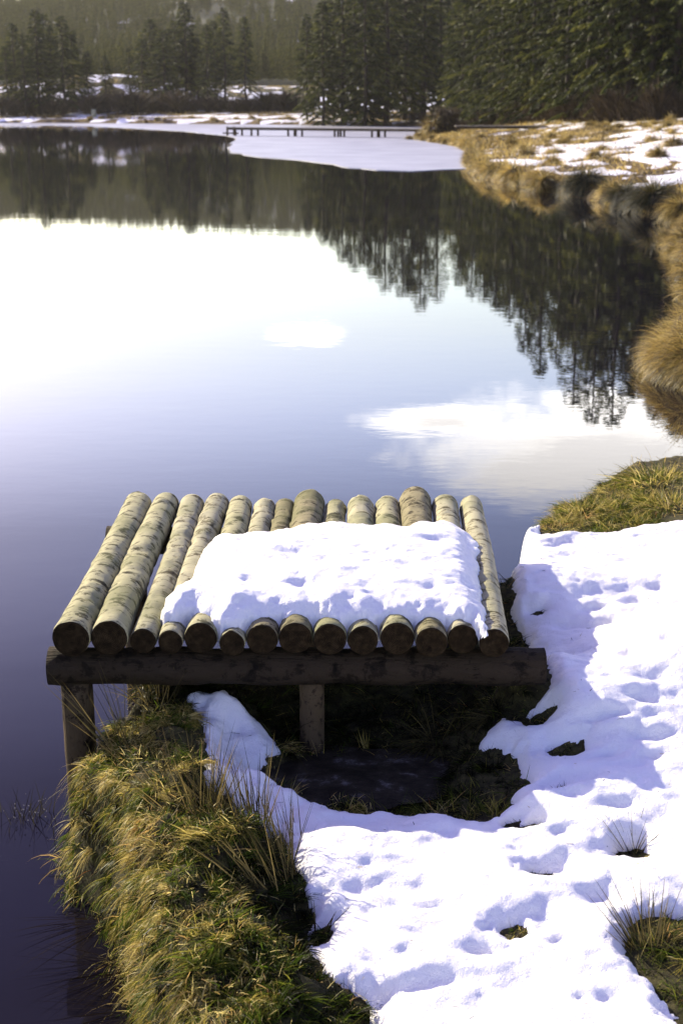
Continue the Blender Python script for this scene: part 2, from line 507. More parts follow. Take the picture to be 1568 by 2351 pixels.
ysafe = M('MAXIMUM', sepw.outputs[1], .05)
hor = M('SQRT', M('ADD', M('MULTIPLY', sepw.outputs[0], sepw.outputs[0]), M('MULTIPLY', sepw.outputs[1], sepw.outputs[1])))
ta = M('DIVIDE', sepw.outputs[0], ysafe)
te = M('DIVIDE', sepw.outputs[2], ysafe)
cn = nt.nodes.new('ShaderNodeTexNoise'); cn.inputs['Scale'].default_value = 8; cn.inputs['Detail'].default_value = 8; cn.inputs['Roughness'].default_value = .66
cmap = nt.nodes.new('ShaderNodeMapping'); cmap.inputs['Scale'].default_value = (1, 1, 2.2); cmap.inputs['Location'].default_value = (5.1, 2.9, 1.7)
nt.links.new(tcw.outputs['Generated'], cmap.inputs[0]); nt.links.new(cmap.outputs[0], cn.inputs['Vector'])
nz = M('SUBTRACT', cn.outputs[0], .5)


def blob(az, el, w, h):
    a = M('DIVIDE', M('SUBTRACT', ta, math.tan(R(az))), w)
    e = M('DIVIDE', M('SUBTRACT', te, math.tan(R(el))), h)
    rr = M('SQRT', M('ADD', M('MULTIPLY', a, a), M('MULTIPLY', e, e)))
    return M('SUBTRACT', 1.0, rr)


b1 = blob(10.3, 13.6, .15, .048)
b2 = blob(4.2, 12.4, .06, .014)
b3 = blob(-1.7, 8.9, .036, .0075)
b4 = blob(10.5, 11.9, .06, .024)
bb = M('MAXIMUM', M('MAXIMUM', b1, b2), M('MAXIMUM', b3, b4))
cov = M('MULTIPLY_ADD', nz, 3.0, M('MULTIPLY', bb, 1.5))
mask = nt.nodes.new('ShaderNodeMapRange'); mask.interpolation_type = 'SMOOTHSTEP'
mask.inputs[1].default_value = -.05; mask.inputs[2].default_value = .95; nt.links.new(cov, mask.inputs[0])
front = M('GREATER_THAN', sepw.outputs[1], .1)
mk = M('MULTIPLY', mask.outputs[0], front)
mk = M('MULTIPLY', mk, .93)
thick = nt.nodes.new('ShaderNodeMapRange'); thick.inputs[1].default_value = .35; thick.inputs[2].default_value = 1.3
nt.links.new(M('MULTIPLY_ADD', M('SUBTRACT', te, .225), 14.0, cov), thick.inputs[0])
ccol = nt.nodes.new('ShaderNodeMix'); ccol.data_type = 'RGBA'; nt.links.new(thick.outputs[0], ccol.inputs[0])
CLB = 22.5
ccol.inputs[6].default_value = (CLB * 1.04, CLB * 1.0, CLB * .93, 1); ccol.inputs[7].default_value = (CLB * .60, CLB * .575, CLB * .55, 1)
tint = nt.nodes.new('ShaderNodeMix'); tint.data_type = 'RGBA'; tint.blend_type = 'MULTIPLY'; tint.inputs[0].default_value = 1
nt.links.new(sky.outputs[0], tint.inputs[6]); 
trp = nt.nodes.new('ShaderNodeValToRGB'); nt.links.new(M('DIVIDE', sepw.outputs[2], M('MAXIMUM', hor, .02)), trp.inputs[0])
while len(trp.color_ramp.elements) < 6: trp.color_ramp.elements.new(.5)
for e_, (p_, c_) in zip(trp.color_ramp.elements, [(0.0, (.82, .76, .69)), (.09, (.78, .71, .62)), (.15, (.83, .69, .63)), (.22, (.90, .745, .79)), (.60, (.62, .50, .90)), (1.0, (1.0, .66, .90))]):
    e_.position = p_; e_.color = (*c_, 1)
tsc = nt.nodes.new('ShaderNodeMix'); tsc.data_type = 'RGBA'; tsc.blend_type = 'MULTIPLY'; tsc.inputs[0].default_value = 1; tsc.inputs[7].default_value = (2, 2, 2, 1)
nt.links.new(trp.outputs[0], tsc.inputs[6]); nt.links.new(tsc.outputs[2], tint.inputs[7])
fin = nt.nodes.new('ShaderNodeMix'); fin.data_type = 'RGBA'
nt.links.new(mk, fin.inputs[0]); nt.links.new(tint.outputs[2], fin.inputs[6]); nt.links.new(ccol.outputs[2], fin.inputs[7])
nt.links.new(fin.outputs[2], bg.inputs[0]); bg.inputs[1].default_value = .085

S = Vector((math.sin(SUN_AZ) * math.cos(SUN_EL), math.cos(SUN_AZ) * math.cos(SUN_EL), math.sin(SUN_EL)))
sl = bpy.data.lights.new("sun", 'SUN'); sl.energy = 5.0; sl.angle = R(.6); sl.color = (1, .90, .66)
so = bpy.data.objects.new("sun", sl); COL.objects.link(so); so.location = (-20, 20, 20)
so.rotation_euler = (-S).to_track_quat('-Z', 'Y').to_euler()
scene.view_settings.view_transform = 'Standard'; scene.view_settings.look = 'None'
scene.view_settings.exposure = 1.02
scene.cycles.use_denoising = True
scene.cycles.max_bounces = 8; scene.cycles.transparent_max_bounces = 8
scene.cycles.caustics_reflective = False; scene.cycles.caustics_refractive = False


# ------------------------------------------------------------------ grid of the land
def axis(lo, hi, fine, k, capfn, neg_end, pos_end):
    a = list(np.arange(lo, hi, fine))
    v = a[-1]; st = fine
    while v < pos_end:
        st = min(st * (1 + k), capfn(v)) if st < capfn(v) else capfn(v)
        v += st; a.append(v)
    b = []; v = a[0]; st = fine
    while v > neg_end:
        st = min(st * (1 + k), capfn(v))
        v -= st; b.append(v)
    return np.array(b[::-1] + a)


cx = lambda v: .22 if -8 < v < 34 else .22 + .05 * min(abs(v + 8), abs(v - 34))
cy = lambda v: .25 if v < 118 else .25 + .02 * (v - 118)
cy2 = lambda v: cy(v) if v > 0 else .1 - .06 * v
GX = axis(-1.35, 1.75, .0085, .06, cx, -900, 900)
GY = axis(2.3, 7.1, .0095, .05, cy2, -80, 950)
X, Y = np.meshgrid(GX, GY)
Z = ground(X, Y)
D = shore(X, Y)

me = grid_mesh('ground', X, Y, Z)
g = mesh_obj('ground', me, TURF); tag(g, kind='structure')

# ------------------------------------------------------------------ water
me = bpy.data.meshes.new('lake_water')
wp = [(-900, -80), (900, -80), (900, 420), (-900, 420)]
me.from_pydata([(x, y, 0.0) for x, y in wp], [], [(0, 1, 2, 3)]); me.update()
water = mesh_obj('lake_water', me, WATER); tag(water, kind='structure')

# ------------------------------------------------------------------ snow on the ground
R_EDGE = [(1140, 1229), (1250, 1227), (1400, 1214), (1560, 1192)]
main_px = [(850, 2290), (760, 2232), (738, 2195), (715, 2180), (702, 2120), (722, 2090), (705, 2040), (690, 1995), (668, 1960), (664, 1925), (648, 1902),
           (600, 1902), (566, 1870), (530, 1835), (522, 1800), (485, 1785), (462, 1745), (476, 1700), (466, 1650), (462, 1610), (432, 1582), (470, 1582),
           (520, 1592), (560, 1615), (600, 1655), (636, 1695), (640, 1712), (616, 1730), (598, 1765), (640, 1800), (700, 1832), (780, 1850),
           (880, 1858), (960, 1862), (1040, 1868), (1100, 1880), (1150, 1862), (1182, 1835), (1168, 1815), (1215, 1790), (1188, 1765), (1192, 1720), (1150, 1700),
           (1090, 1708), (1120, 1672), (1160, 1640), (1235, 1600), (1262, 1575), (1262, 1540), (1225, 1490), (1200, 1440), (1178, 1390), (1150, 1335), (1168, 1290), (1158, 1262), (1138, 1232)] + R_EDGE[1:]
holes_px = [(1238, 1640, 40, 17), (1302, 1706, 46, 18), (1215, 1885, 30, 9), (1452, 1948, 36, 16), (1244, 1992, 26, 8), (1180, 2120, 34, 14),
            (742, 2135, 26, 24), (1300, 1790, 22, 5), (1190, 1640, 22, 7), (1175, 1878, 18, 9), (1232, 1392, 14, 6)]
pits_px = [(1460, 1366, 62, 20), (1320, 1362, 40, 14), (1200, 1282, 44, 14), (1460, 1478, 54, 18), (1395, 1548, 50, 16), (1495, 1562, 46, 16), (1390, 1300, 40, 10),
           (820, 1887, 72, 20), (1190, 1945, 60, 18), (1060, 1945, 60, 20), (880, 1950, 70, 18), (1255, 2105, 80, 40), (1200, 2260, 130, 40), (1380, 2060, 50, 20),
           (1290, 1992, 56, 28), (950, 2050, 70, 22), (800, 2040, 60, 24), (900, 2200, 70, 26), (1290, 1788, 60, 18), (1345, 1640, 40, 12), (1290, 1250, 60, 8), (1480, 1290, 50, 10),
           (1300, 1440, 40, 14), (1220, 1340, 40, 12), (1500, 1690, 44, 14), (1420, 1850, 50, 14), (1100, 2180, 70, 24), (1010, 2260, 70, 20), (1400, 1430, 36, 12), (522, 1652, 34, 14), (575, 1770, 50, 12), (500, 1740, 30, 10), (600, 1850, 40, 8), (1000, 2140, 60, 18), (1380, 1960, 40, 12), (1450, 1760, 50, 10), (1130, 2040, 40, 14), (900, 2280, 60, 18), (1400, 2290, 50, 14)]
left_px = [(366, 1788), (376, 1778), (430, 1774), (452, 1780), (430, 1790), (390, 1792)]
corner_px = [(1430, 2150), (1442, 2110), (1500, 2085), (1600, 2090), (1640, 2360), (1570, 2340), (1530, 2300), (1480, 2225)]
MAIN = [GT(*q) for q in main_px]
ext = [(3.2, 7.5), (5.5, 10.0), (14, 14), (14, -12), (-.2, -6), (0.25, 0), (0.12, 2.0), (.06, 2.55)]
MAIN = MAIN + ext
LEFT = [GT(*q) for q in left_px]
CORNER = [GT(*q) for q in corner_px]


_rs = random.Random(12)
for _k in range(46):
    pits_px.append((_rs.uniform(720, 1540), _rs.uniform(1900, 2330), _rs.uniform(24, 60), _rs.uniform(8, 20)) if _k < 26 else (_rs.uniform(1230, 1550), _rs.uniform(1250, 1860), _rs.uniform(24, 50), _rs.uniform(7, 14)))


def ell(q):
    x, y = GT(q[0], q[1]); x2, _ = GT(q[0] + q[2], q[1]); _, y2 = GT(q[0], q[1] - q[3])
    return x, y, max(x2 - x, .01), max(y2 - y, .012)


HOLES = [ell(q) for q in holes_px]; PITS = [ell(q) for q in pits_px]


def snow_near(x, y):
    jit = .045 * (fbm(x / .07, y / .07, 41, 4) - .5) + .016 * (vnoise(x / .016, y / .016, 43) - .5) + .03 * (fbm(x / .2, y / .2, 47, 2) - .5)
    d = sdist(x, y, MAIN) + jit
    d = np.minimum(d, -(sdist(x, y, CORNER)) + jit)
    for hx, hy, hw, hh in HOLES:
        e = (np.sqrt(((x - hx) / hw) ** 2 + ((y - hy) / hh) ** 2) - 1) * min(hw, hh) + jit * .8
        d = np.minimum(d, e)
    t = .040 * np.sqrt(np.clip(d / .05, 0, 1)) + .012 * ss(.03, .35, d)
    t = t + (.018 * (fbm(x / .10, y / .06, 51, 4) - .5) + .040 * (fbm(x / .24, y / .17, 57, 3) - .5)) * ss(0, .08, d)
    t += .006 * (vnoise(x / .035, y / .022, 59) - .5) * ss(0, .05, d)
    for hx, hy, hw, hh in PITS:
        e = ((x - hx) / hw) ** 2 + ((y - hy) / hh) ** 2
        e = np.clip(e + 1.0 * (fbm(x / .11 + hx * 9, y / .08, 63, 2) - .5), 0, None)
        t -= (.014 + .012 * vnoise(np.array(hx * 91), np.array(hy * 57), 3)) * np.exp(-e * 1.1)
    return np.where(d > 0, np.maximum(t, .004), d * .8 - .004)


T = np.full(X.shape, -.05)
rn = np.hypot(X - .3, Y - 4.3)
nearm = (rn < 12) & (D > -.05)
T[nearm] = snow_near(X[nearm], Y[nearm])
fx, fy = X[~nearm], Y[~nearm]; fd = D[~nearm]; fr = np.hypot(fx, fy)
s1 = fbm(fx / .9, fy / 2.0, 71, 4) + .15 * ss(.6, 5, fd) - .022
s1 += .10 * np.exp(-(((fx - 13) / 7) ** 2 + ((fy - 52) / 17) ** 2)) - .15 * ss(60, 80, fy)
tm = (s1 - .575) * .45
tm = np.where(fd < .6, -.02, tm)
s2 = fbm(fx / 3, fy / 1.6, 73, 4); ts = (s2 - .53) * .3 - .3 * ss(16, 26, fd)
s3 = fbm(fx / 2.6, fy / 3, 75, 4); tcx = (s3 - .54) * .5
hx_ = fbm(fx / 16, fy / 16, 77, 3); th = (hx_ - .74) * .4
tf = np.where(fy < 125, tm, np.where(fr < 202, ts, np.where(fr < 256, tcx, th)))
tf = np.where(fd < .25, -.05, tf)
tf = np.where((fx < -10) & (fy < 120), .05 * np.ones_like(tf) * np.where(fd > 1, 1, -1), tf)
T[~nearm] = np.clip(tf, -.05, .06)
me = grid_mesh('snow_cover', X, Y, Z + T, keep=T > 0)
so_ = mesh_obj('snow_cover', me, SNOW); tag(so_, 'thawing white snow lying over the bank, meadow and far shore', 'snow', kind='stuff')


def snow_t(x, y):
    t = np.full(x.shape, -.05)
    r = np.hypot(x - .3, y - 4.3); m = r < 12
    if m.any(): t[m] = snow_near(x[m], y[m])
    return t


# ------------------------------------------------------------------ lake ice
ice_px = [(20, 282), (20, 287), (120, 287), (214, 289), (330, 295), (420, 300), (515, 310), (545, 316), (534, 325), (524, 338), (530, 348), (570, 356), (632, 362),
          (720, 370), (780, 380), (860, 390), (950, 391), (1085, 387), (1060, 348), (1046, 338), (1000, 330), (940, 322), (900, 312), (1000, 285), (700, 278), (400, 276)]
pts = [G(x, y, 0.02) for x, y in ice_px]
pts = [(-120, 205), (-90, 192)] + pts[1:19] + [(9, 58), (10, 100), (16, 104), (18, 150), (5, 175), (-20, 185), (-60, 200)]
dense = []
for i in range(len(pts)):
    a, b = Vector(pts[i]), Vector(pts[(i + 1) % len(pts)])
    k = max(1, int((b - a).length / 1.2))
    for j in range(k):
        q = a.lerp(b, j / k); dense.append((q.x + random.uniform(-.12, .12), q.y + random.uniform(-.5, .5)))
me = bpy.data.meshes.new('lake_ice')
me.from_pydata([(x, y, .02) for x, y in dense] + [(x, y, -.03) for x, y in dense], [],
               [tuple(range(len(dense)))] + [(i, i + len(dense), (i + 1) % len(dense) + len(dense), (i + 1) % len(dense)) for i in range(len(dense))])
me.update()
ice = mesh_obj('lake_ice', me, ICE); tag(ice, kind='structure')

# frozen puddle in the hollow under the platform
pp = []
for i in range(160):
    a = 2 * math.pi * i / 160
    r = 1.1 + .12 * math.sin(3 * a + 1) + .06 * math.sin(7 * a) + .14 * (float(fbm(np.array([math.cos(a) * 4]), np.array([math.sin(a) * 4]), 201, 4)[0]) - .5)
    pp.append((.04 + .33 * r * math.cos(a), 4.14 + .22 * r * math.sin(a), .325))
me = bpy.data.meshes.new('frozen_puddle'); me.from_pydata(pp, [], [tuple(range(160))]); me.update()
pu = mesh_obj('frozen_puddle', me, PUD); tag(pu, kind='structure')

# ------------------------------------------------------------------ log platform
near_px = [(118, 206), (206, 292), (294, 356), (359, 418), (420, 497), (502, 562), (565, 638), (639, 716), (718, 796), (797, 869), (872, 953), (953, 1027), (1027, 1100), (1098, 1169)]
far_px = [(288, 352), (352, 413), (413, 470), (471, 528), (526, 580), (582, 633), (632, 678), (677, 745), (746, 797), (796, 858), (859, 918), (917, 989), (990, 1051), (1053, 1107)]
style = [0, 0, 1, 1, 0, 1, 2, 2, 0, 1, 0, 2, 1, 1]
platform = empty('log_platform', (-.13, 5.05, .3), 0, 'low platform of fourteen barked logs laid side by side over the lake edge', 'platform')
PO = Vector(platform.location)
BT = .69
LOGS = []


def log_mesh(a, b, ra, rb, seed, st):
    nl, nr = 90, 36
    rs = random.Random(seed)
    ax = Vector(b) - Vector(a); L = ax.length; t = ax.normalized()
    sd = Vector((1, 0, 0)) - t * t.x; sd.normalize(); up = sd.cross(t)
    th = np.linspace(0, 2 * np.pi, nr, endpoint=False)
    ss_ = np.linspace(0, 1, nl)
    TT, SS = np.meshgrid(th, ss_)
    r = ra + (rb - ra) * SS
    cyc = lambda f, g_, s: fbm(np.cos(TT) * f + SS * 0 + 5 * s, np.sin(TT) * f + SS * g_, s, 3)
    r = r * (1 + .10 * (cyc(1.1, 7, seed) - .5) + .05 * (cyc(3, 40, seed + 50) - .5))
    if st == 2:
        r = r * (1 + .05 * np.abs(np.sin(SS * 95 + 3 * cyc(1.2, 6, seed + 9))) * (cyc(1.5, 5, seed + 4)))
    for _ in range(rs.randint(3, 6)):            # knots
        s0 = rs.random(); t0 = rs.uniform(0, math.pi)
        dd = ((SS - s0) * L / .022) ** 2 + ((np.angle(np.exp(1j * (TT - t0)))) * .06 / .02) ** 2
        r = r + .007 * np.exp(-dd)
    for _ in range(rs.randint(4, 9)):            # peeled rings of bark
        s0 = rs.random(); t0 = rs.uniform(-.3, math.pi + .3); w = rs.uniform(.5, 1.4)
        m_ = (np.abs(np.angle(np.exp(1j * (TT - t0)))) < w * (.6 + .8 * vnoise(SS * 60, TT * 0, seed))) & (SS > s0) & (SS < s0 + rs.uniform(.02, .07))
        r = r - .0042 * m_
    r[0] *= .97; r[-1] *= .96
    bend = rs.uniform(-.014, .014)
    C = np.array(a)[None, None] + np.array(ax)[None, None] * SS[..., None]
    C = C + np.array(sd)[None, None] * (bend * np.sin(np.pi * SS))[..., None]
    P = C + r[..., None] * (np.cos(TT)[..., None] * np.array(sd) + np.sin(TT)[..., None] * np.array(up))
    vs = [tuple(v) for v in P.reshape(-1, 3)]
    fs = []
    for i in range(nl - 1):
        for k in range(nr):
            k2 = (k + 1) % nr
            fs.append((i * nr + k, i * nr + k2, (i + 1) * nr + k2, (i + 1) * nr + k))
    nb = len(fs)
    for base, c, s in ((0, Vector(a), -1), ((nl - 1) * nr, Vector(b), 1)):
        ring = []
        for k in range(nr):
            v = Vector(vs[base + k]); ring.append(len(vs)); vs.append(tuple(c + (v - c) * .93 + t * s * .004))
        ci = len(vs); vs.append(tuple(c + t * s * .002))
        for k in range(nr):
            k2 = (k + 1) % nr
            q = (base + k, base + k2, ring[k2], ring[k]); tr = (ring[k], ring[k2], ci)
            fs.append(q[::-1] if s < 0 else q); fs.append(tr[::-1] if s < 0 else tr)
    return vs, fs, nb


for i, (n_, f_) in enumerate(zip(near_px, far_px)):
    kn, kf = .00139, .00186
    ra = (n_[1] - n_[0]) / 2 * kn * 1.0; rb = (f_[1] - f_[0]) / 2 * kf * 1.0
    dyn = random.uniform(-.02, .02); dyf = random.uniform(-.03, .03)
    yn = 4.26 + dyn; yf = 5.83 + dyf
    xn = ((n_[0] + n_[1]) / 2 - 784) * kn; xf = ((f_[0] + f_[1]) / 2 - 784) * kf
    a = Vector((xn, yn, BT + ra + .004)); b = Vector((xf, yf, BT + rb + .004))
    LOGS.append((a, b, ra, rb))
    org = Vector((0, 0, 0))
    vs, fs, nb = log_mesh(a - PO, b - PO, ra, rb, 100 + i, style[i])
    me = bpy.data.meshes.new('log'); me.from_pydata(vs, [], fs); me.update()
    me.materials.append(BARKS[style[i]]); me.materials.append(SAWN)
    mi = np.zeros(len(fs), np.int32); mi[nb:] = 1
    me.polygons.foreach_set('material_index', mi)
    sm = np.ones(len(fs), bool); sm[nb:] = False
    me.polygons.foreach_set('use_smooth', sm)
    rad_ = np.ones(len(vs), np.float32); rad_[90 * 36 + 36] = 0; rad_[90 * 36 + 73] = 0
    at_ = me.attributes.new('radial', 'FLOAT', 'POINT'); at_.data.foreach_set('value', rad_)
    o = bpy.data.objects.new('log', me); COL.objects.link(o); o.parent = platform


def beam(a, b, r, seed, mat, name='beam'):
    n = 40
    pts = [Vector(a).lerp(Vector(b), t / n) - PO for t in range(n + 1)]
    rs = random.Random(seed)
    rad = [r * (1 + .05 * math.sin(t * .7 + seed) + rs.uniform(-.02, .02)) for t in range(n + 1)]
    me = py_mesh(name, [tube_geo(pts, rad, 20, .05, True, seed)])
    for p_ in me.polygons:
        if len(p_.vertices) > 4: p_.use_smooth = False
    return mesh_obj(name, me, mat, platform)


beam((-.955, 4.335, .628), (.665, 4.345, .622), .061, 1, DARKBARK)
beam((-.985, 5.72, .628), (.60, 5.72, .622), .058, 2, DARKBARK)
pl = [box_geo(Vector((.19, 4.270, .615)) - PO, (.29, .012, .075), 0, .004)]
0 and mesh_obj('split_face', py_mesh('split_face', pl, False), POSTWOOD, platform)
for k, (x, y, r, zt, tw) in enumerate([(-.872, 4.345, .052, .575, .0005), (-.098, 4.35, .041, .57, 0), (-.86, 5.6, .05, .575, 0), (-.1, 5.62, .045, .575, 0), (.58, 5.6, .045, .575, 0)]):
    n = 16
    pts = [Vector((x + tw * t, y, zt - (zt + .45) * t / n)) - PO for t in range(n + 1)]
    me = py_mesh('post', [tube_geo(pts, [r] * (n + 1), 18, .05, True, k)])
    o = mesh_obj('post', me, POSTWOOD, platform)

# ------------------------------------------------------------------ snow slab on the platform
slab_px = [(485, 1222), (545, 1222), (600, 1213), (680, 1206), (735, 1194), (800, 1200), (880, 1196), (930, 1198), (1000, 1184), (1045, 1188), (1075, 1200), (1095, 1228), (1102, 1290), (1108, 1350), (1122, 1425),
           (1085, 1398), (1000, 1394), (905, 1392), (830, 1396), (755, 1392), (680, 1390), (600, 1390), (540, 1400), (495, 1404), (478, 1390),
           (440, 1380), (400, 1390), (374, 1384), (370, 1362), (400, 1330), (430, 1322), (440, 1300), (452, 1262)]
SL = [G(x, y, .835) for x, y in slab_px]
sx = np.arange(-.62, .72, .007); sy = np.arange(4.2, 5.95, .009)
SX, SY = np.meshgrid(sx, sy)


def log_top(x, y):
    top = np.full(x.shape, .70)
    for a, b, ra, rb in LOGS:
        t = np.clip((y - a.y) / (b.y - a.y), 0, 1)
        c = a.x + (b.x - a.x) * t; r = ra + (rb - ra) * t
        h = BT + .004 + r + np.sqrt(np.clip(r * r - (x - c) ** 2, 0, None))
        top = np.maximum(top, np.where(np.abs(x - c) < r, h, .70))
    return top


ds = sdist(SX, SY, SL) + .038 * (fbm(SX / .08, SY / .08, 81, 4) - .5) + .010 * (vnoise(SX / .016, SY / .016, 82) - .5)
lt = log_top(SX, SY)
e = ss(0, .055, ds)
e2 = ss(0, .14, ds); base_ = (.55 * np.maximum(lt, .785) + .45 * .80) * (1 - e2) + .812 * e2
base_ -= .035 * ss(.42, .62, SX - (SY - 4.3) * -.02) * e * .6
tt = .042 * (1 - np.exp(-np.clip(ds, 0, None) / .028)) + .012 * ss(0, .3, ds)
tt += (.030 * (fbm(SX / .13, SY / .08, 83, 4) - .5) + .022 * (fbm(SX / .3, SY / .2, 85, 2) - .5)) * e + .005 * (vnoise(SX / .035, SY / .025, 89) - .5) * e
px_pits = [(670, 1272, 34, 7), (840, 1262, 34, 6), (575, 1330, 26, 6), (550, 1245, 24, 5), (760, 1290, 36, 6), (930, 1300, 34, 7), (700, 1340, 30, 7), (990, 1345, 28, 7), (860, 1345, 34, 6), (640, 1390, 34, 6), (1000, 1240, 34, 6), (900, 1225, 30, 5)]
for q in px_pits:
    x0, y0 = G(q[0], q[1], .85); w_, h_ = q[2] * .0016, q[3] * .0055
    ee = ((SX - x0) / w_) ** 2 + ((SY - y0) / h_) ** 2
    tt -= .016 * np.exp(-np.clip(ee + 1.6 * (fbm(SX / .06, SY / .05, 87, 2) - .5), 0, None)) * e
ztop = np.where(ds > 0, base_ + tt, np.maximum(lt, .72) - .01)
me = grid_mesh('snow_slab', SX, SY, ztop, keep=ds > 0)
slab = mesh_obj('snow_slab', me, SNOW); tag(slab, 'thick white slab of half melted snow lying on the log platform', 'snow')


# ------------------------------------------------------------------ grass on the near bank
def scatter(n, x0, x1, y0, y1):
    return RNG.uniform(x0, x1, n), RNG.uniform(y0, y1, n)


gr = Ribbons()
x, y = scatter(420000, -1.1, 1.5, 2.3, 7.2)
d = shore(x, y); t = snow_t(x, y)
ok = (d > -.04) & (t < .003) & (y < 7.1) & (RNG.random(len(x)) < .25 + .9 * ss(.38, .6, fbm(x / .05, y / .05, 141, 2)))
x, y, d = x[ok], y[ok], d[ok]
inpud = (((x - .04) / .31) ** 2 + ((y - 4.13) / .20) ** 2) < .55 + .7 * fbm(x / .06, y / .05, 203, 2)
under = (x > -.8) & (x < .55) & (y > 4.5) & (y < 5.9)
keep = ~inpud & ~(under & (RNG.random(len(x)) < .15))
x, y, d = x[keep], y[keep], d[keep]
z = ground(x, y)
n = len(x)
eps = .03
gxx = (ground(x + eps, y) - ground(x - eps, y)) / (2 * eps); gyy = (ground(x, y + eps) - ground(x, y - eps)) / (2 * eps)
down = np.stack([-gxx, -gyy, np.zeros(n)], 1)
slope = np.linalg.norm(down, axis=1)
# clump direction field
a1 = fbm(x / .10, y / .10, 91, 2) * 22; cl = np.stack([np.cos(a1), np.sin(a1), np.zeros(n)], 1)
z = np.maximum(z, -.01)
edge = np.exp(-np.clip(d, 0, 1) / .13)
leftb = (x < .1) & (y < 4.3)
dirv = cl * .75 + down * .35 + RNG.normal(size=(n, 3)) * .5
dirv[:, 2] = np.abs(dirv[:, 2]) * .6 + .55 - .5 * edge - .25 * np.clip(slope, 0, 1.2)
L = RNG.gamma(3.2, .016, n) * (1 + .3 * edge) * (.7 + .8 * fbm(x / .12, y / .12, 95, 2))
L = np.clip(L, .015, .2)
drp = .25 + .5 * edge * leftb + RNG.random(n) * .8
tn = 1.1 * (fbm(x / .06, y / .06, 97, 3) - .5) + .9 * (fbm(x / .22, y / .22, 99, 3) - .5) + RNG.normal(size=n) * .20 + .10 * edge
tn = np.clip(tn + .36, 0, .95)
tn = np.where(RNG.random(n) < .012, 1.0, tn)
hol_shade = np.exp(-(((x - .45) / .28) ** 2 + ((y - 4.3) / .5) ** 2)) + .8 * np.exp(-(((x - .75) / .15) ** 2 + ((y - 5.4) / .9) ** 2)) + .9 * ((x > -.8) & (x < .6) & (y > 4.35) & (y < 5.9))  # blade tones darkened to paint shade in the hollow and under the deck
hol_shade += .75 * np.exp(-(((x + .15 - (y - 3.3) * -.2) / .13) ** 2)) * (y < 3.9)  # shade on the mound's side away from the sun, also painted by tone
tn = np.where(RNG.random(n) < np.clip(hol_shade, 0, 1) * .85, RNG.random(n) * .17 + .5 * (RNG.random(n) < .1) * RNG.random(n), tn)
W = RNG.uniform(.0012, .0034, n)
# short blades close to the snow so its edge stays readable
tS = snow_t(x + .0, y)
L = L * np.clip(.35 + (-tS) / .05, .35, 1)
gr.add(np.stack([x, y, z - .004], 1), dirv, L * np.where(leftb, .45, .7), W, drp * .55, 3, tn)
# distinct bunches, each with its own lean, length and colour
ci = RNG.choice(len(x), 4600, replace=False)
ci = ci[(x[ci] < .1) & (y[ci] < 4.5) & (tS[ci] < -.004)]
ci = np.concatenate([ci, RNG.choice(len(x), 500, replace=False)])
for c_ in ci:
    kk = int(RNG.integers(14, 60)); ed = edge[c_]
    if tS[c_] > -.02: kk //= 3
    rad = RNG.uniform(.004, .018)
    px_ = x[c_] + RNG.normal(0, rad, kk); py_ = y[c_] + RNG.normal(0, rad, kk)
    az = RNG.uniform(0, 6.28)
    sl_ = down[c_] / (np.linalg.norm(down[c_]) + .05)
    bd = np.array([math.cos(az), math.sin(az), 0]) * .9 + sl_ * (.15 + .45 * ed) + np.array([0, 0, RNG.uniform(.1, 1.1) * (1 - .6 * ed)])
    dk = bd + RNG.normal(size=(kk, 3)) * RNG.uniform(.12, .45)
    lb_ = RNG.uniform(.018, .075) * (1 + .5 * ed) * (.6 if tS[c_] > -.02 else 1)
    ht = np.clip(hol_shade[c_], 0, 1)
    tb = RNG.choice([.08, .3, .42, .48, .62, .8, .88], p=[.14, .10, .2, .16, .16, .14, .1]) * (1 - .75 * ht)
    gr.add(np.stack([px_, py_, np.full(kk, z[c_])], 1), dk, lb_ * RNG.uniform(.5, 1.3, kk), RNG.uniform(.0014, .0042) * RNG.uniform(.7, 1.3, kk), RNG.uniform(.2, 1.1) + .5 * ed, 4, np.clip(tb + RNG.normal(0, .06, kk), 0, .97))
# short blade bits, the pale ones painting in sun highlights on the bank
bi = RNG.choice(np.where(leftb)[0], 6000); n = len(bi)
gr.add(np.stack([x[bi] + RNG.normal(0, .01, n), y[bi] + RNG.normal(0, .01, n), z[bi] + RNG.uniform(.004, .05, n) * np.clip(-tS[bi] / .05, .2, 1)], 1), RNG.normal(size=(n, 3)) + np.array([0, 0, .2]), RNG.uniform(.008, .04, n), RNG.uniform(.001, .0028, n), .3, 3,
       np.where(RNG.random(n) < np.clip(hol_shade[bi], 0, 1), .1, RNG.choice([.1, .42, .5, .9, .95], n, p=[.2, .2, .15, .25, .2])))
# long pale strands hanging over the water edge
x, y = scatter(14000, -1.05, .0, 2.4, 4.6)
d = shore(x, y); ok = (d > -.06) & (d < .09); x, y, d = x[ok], y[ok], d[ok]
sel = fbm(x / .07, y / .07, 111, 2) > .54; x, y, d = x[sel], y[sel], d[sel]
n = len(x); z = np.maximum(ground(x, y), .02)
gx_ = shore(x + .03, y) - shore(x - .03, y); gy_ = shore(x, y + .03) - shore(x, y - .03)
dirv = np.stack([-gx_, -gy_, np.zeros(n)], 1); dirv /= np.linalg.norm(dirv, axis=1, keepdims=True) + 1e-9
dirv = dirv * .45 + RNG.normal(size=(n, 3)) * .3 + np.array([0, -.3, .25])
tn = np.clip(.62 + .25 * RNG.normal(size=n) + .5 * (fbm(x / .12, y / .12, 115, 2) - .5), .15, .95)
gr.add(np.stack([x, y, z], 1), dirv, RNG.uniform(.06, .17, n), RNG.uniform(.0015, .0042, n), RNG.uniform(.9, 1.7, n), 4, tn)
x, y = scatter(420, -.2, 1.5, 2.5, 6.4)
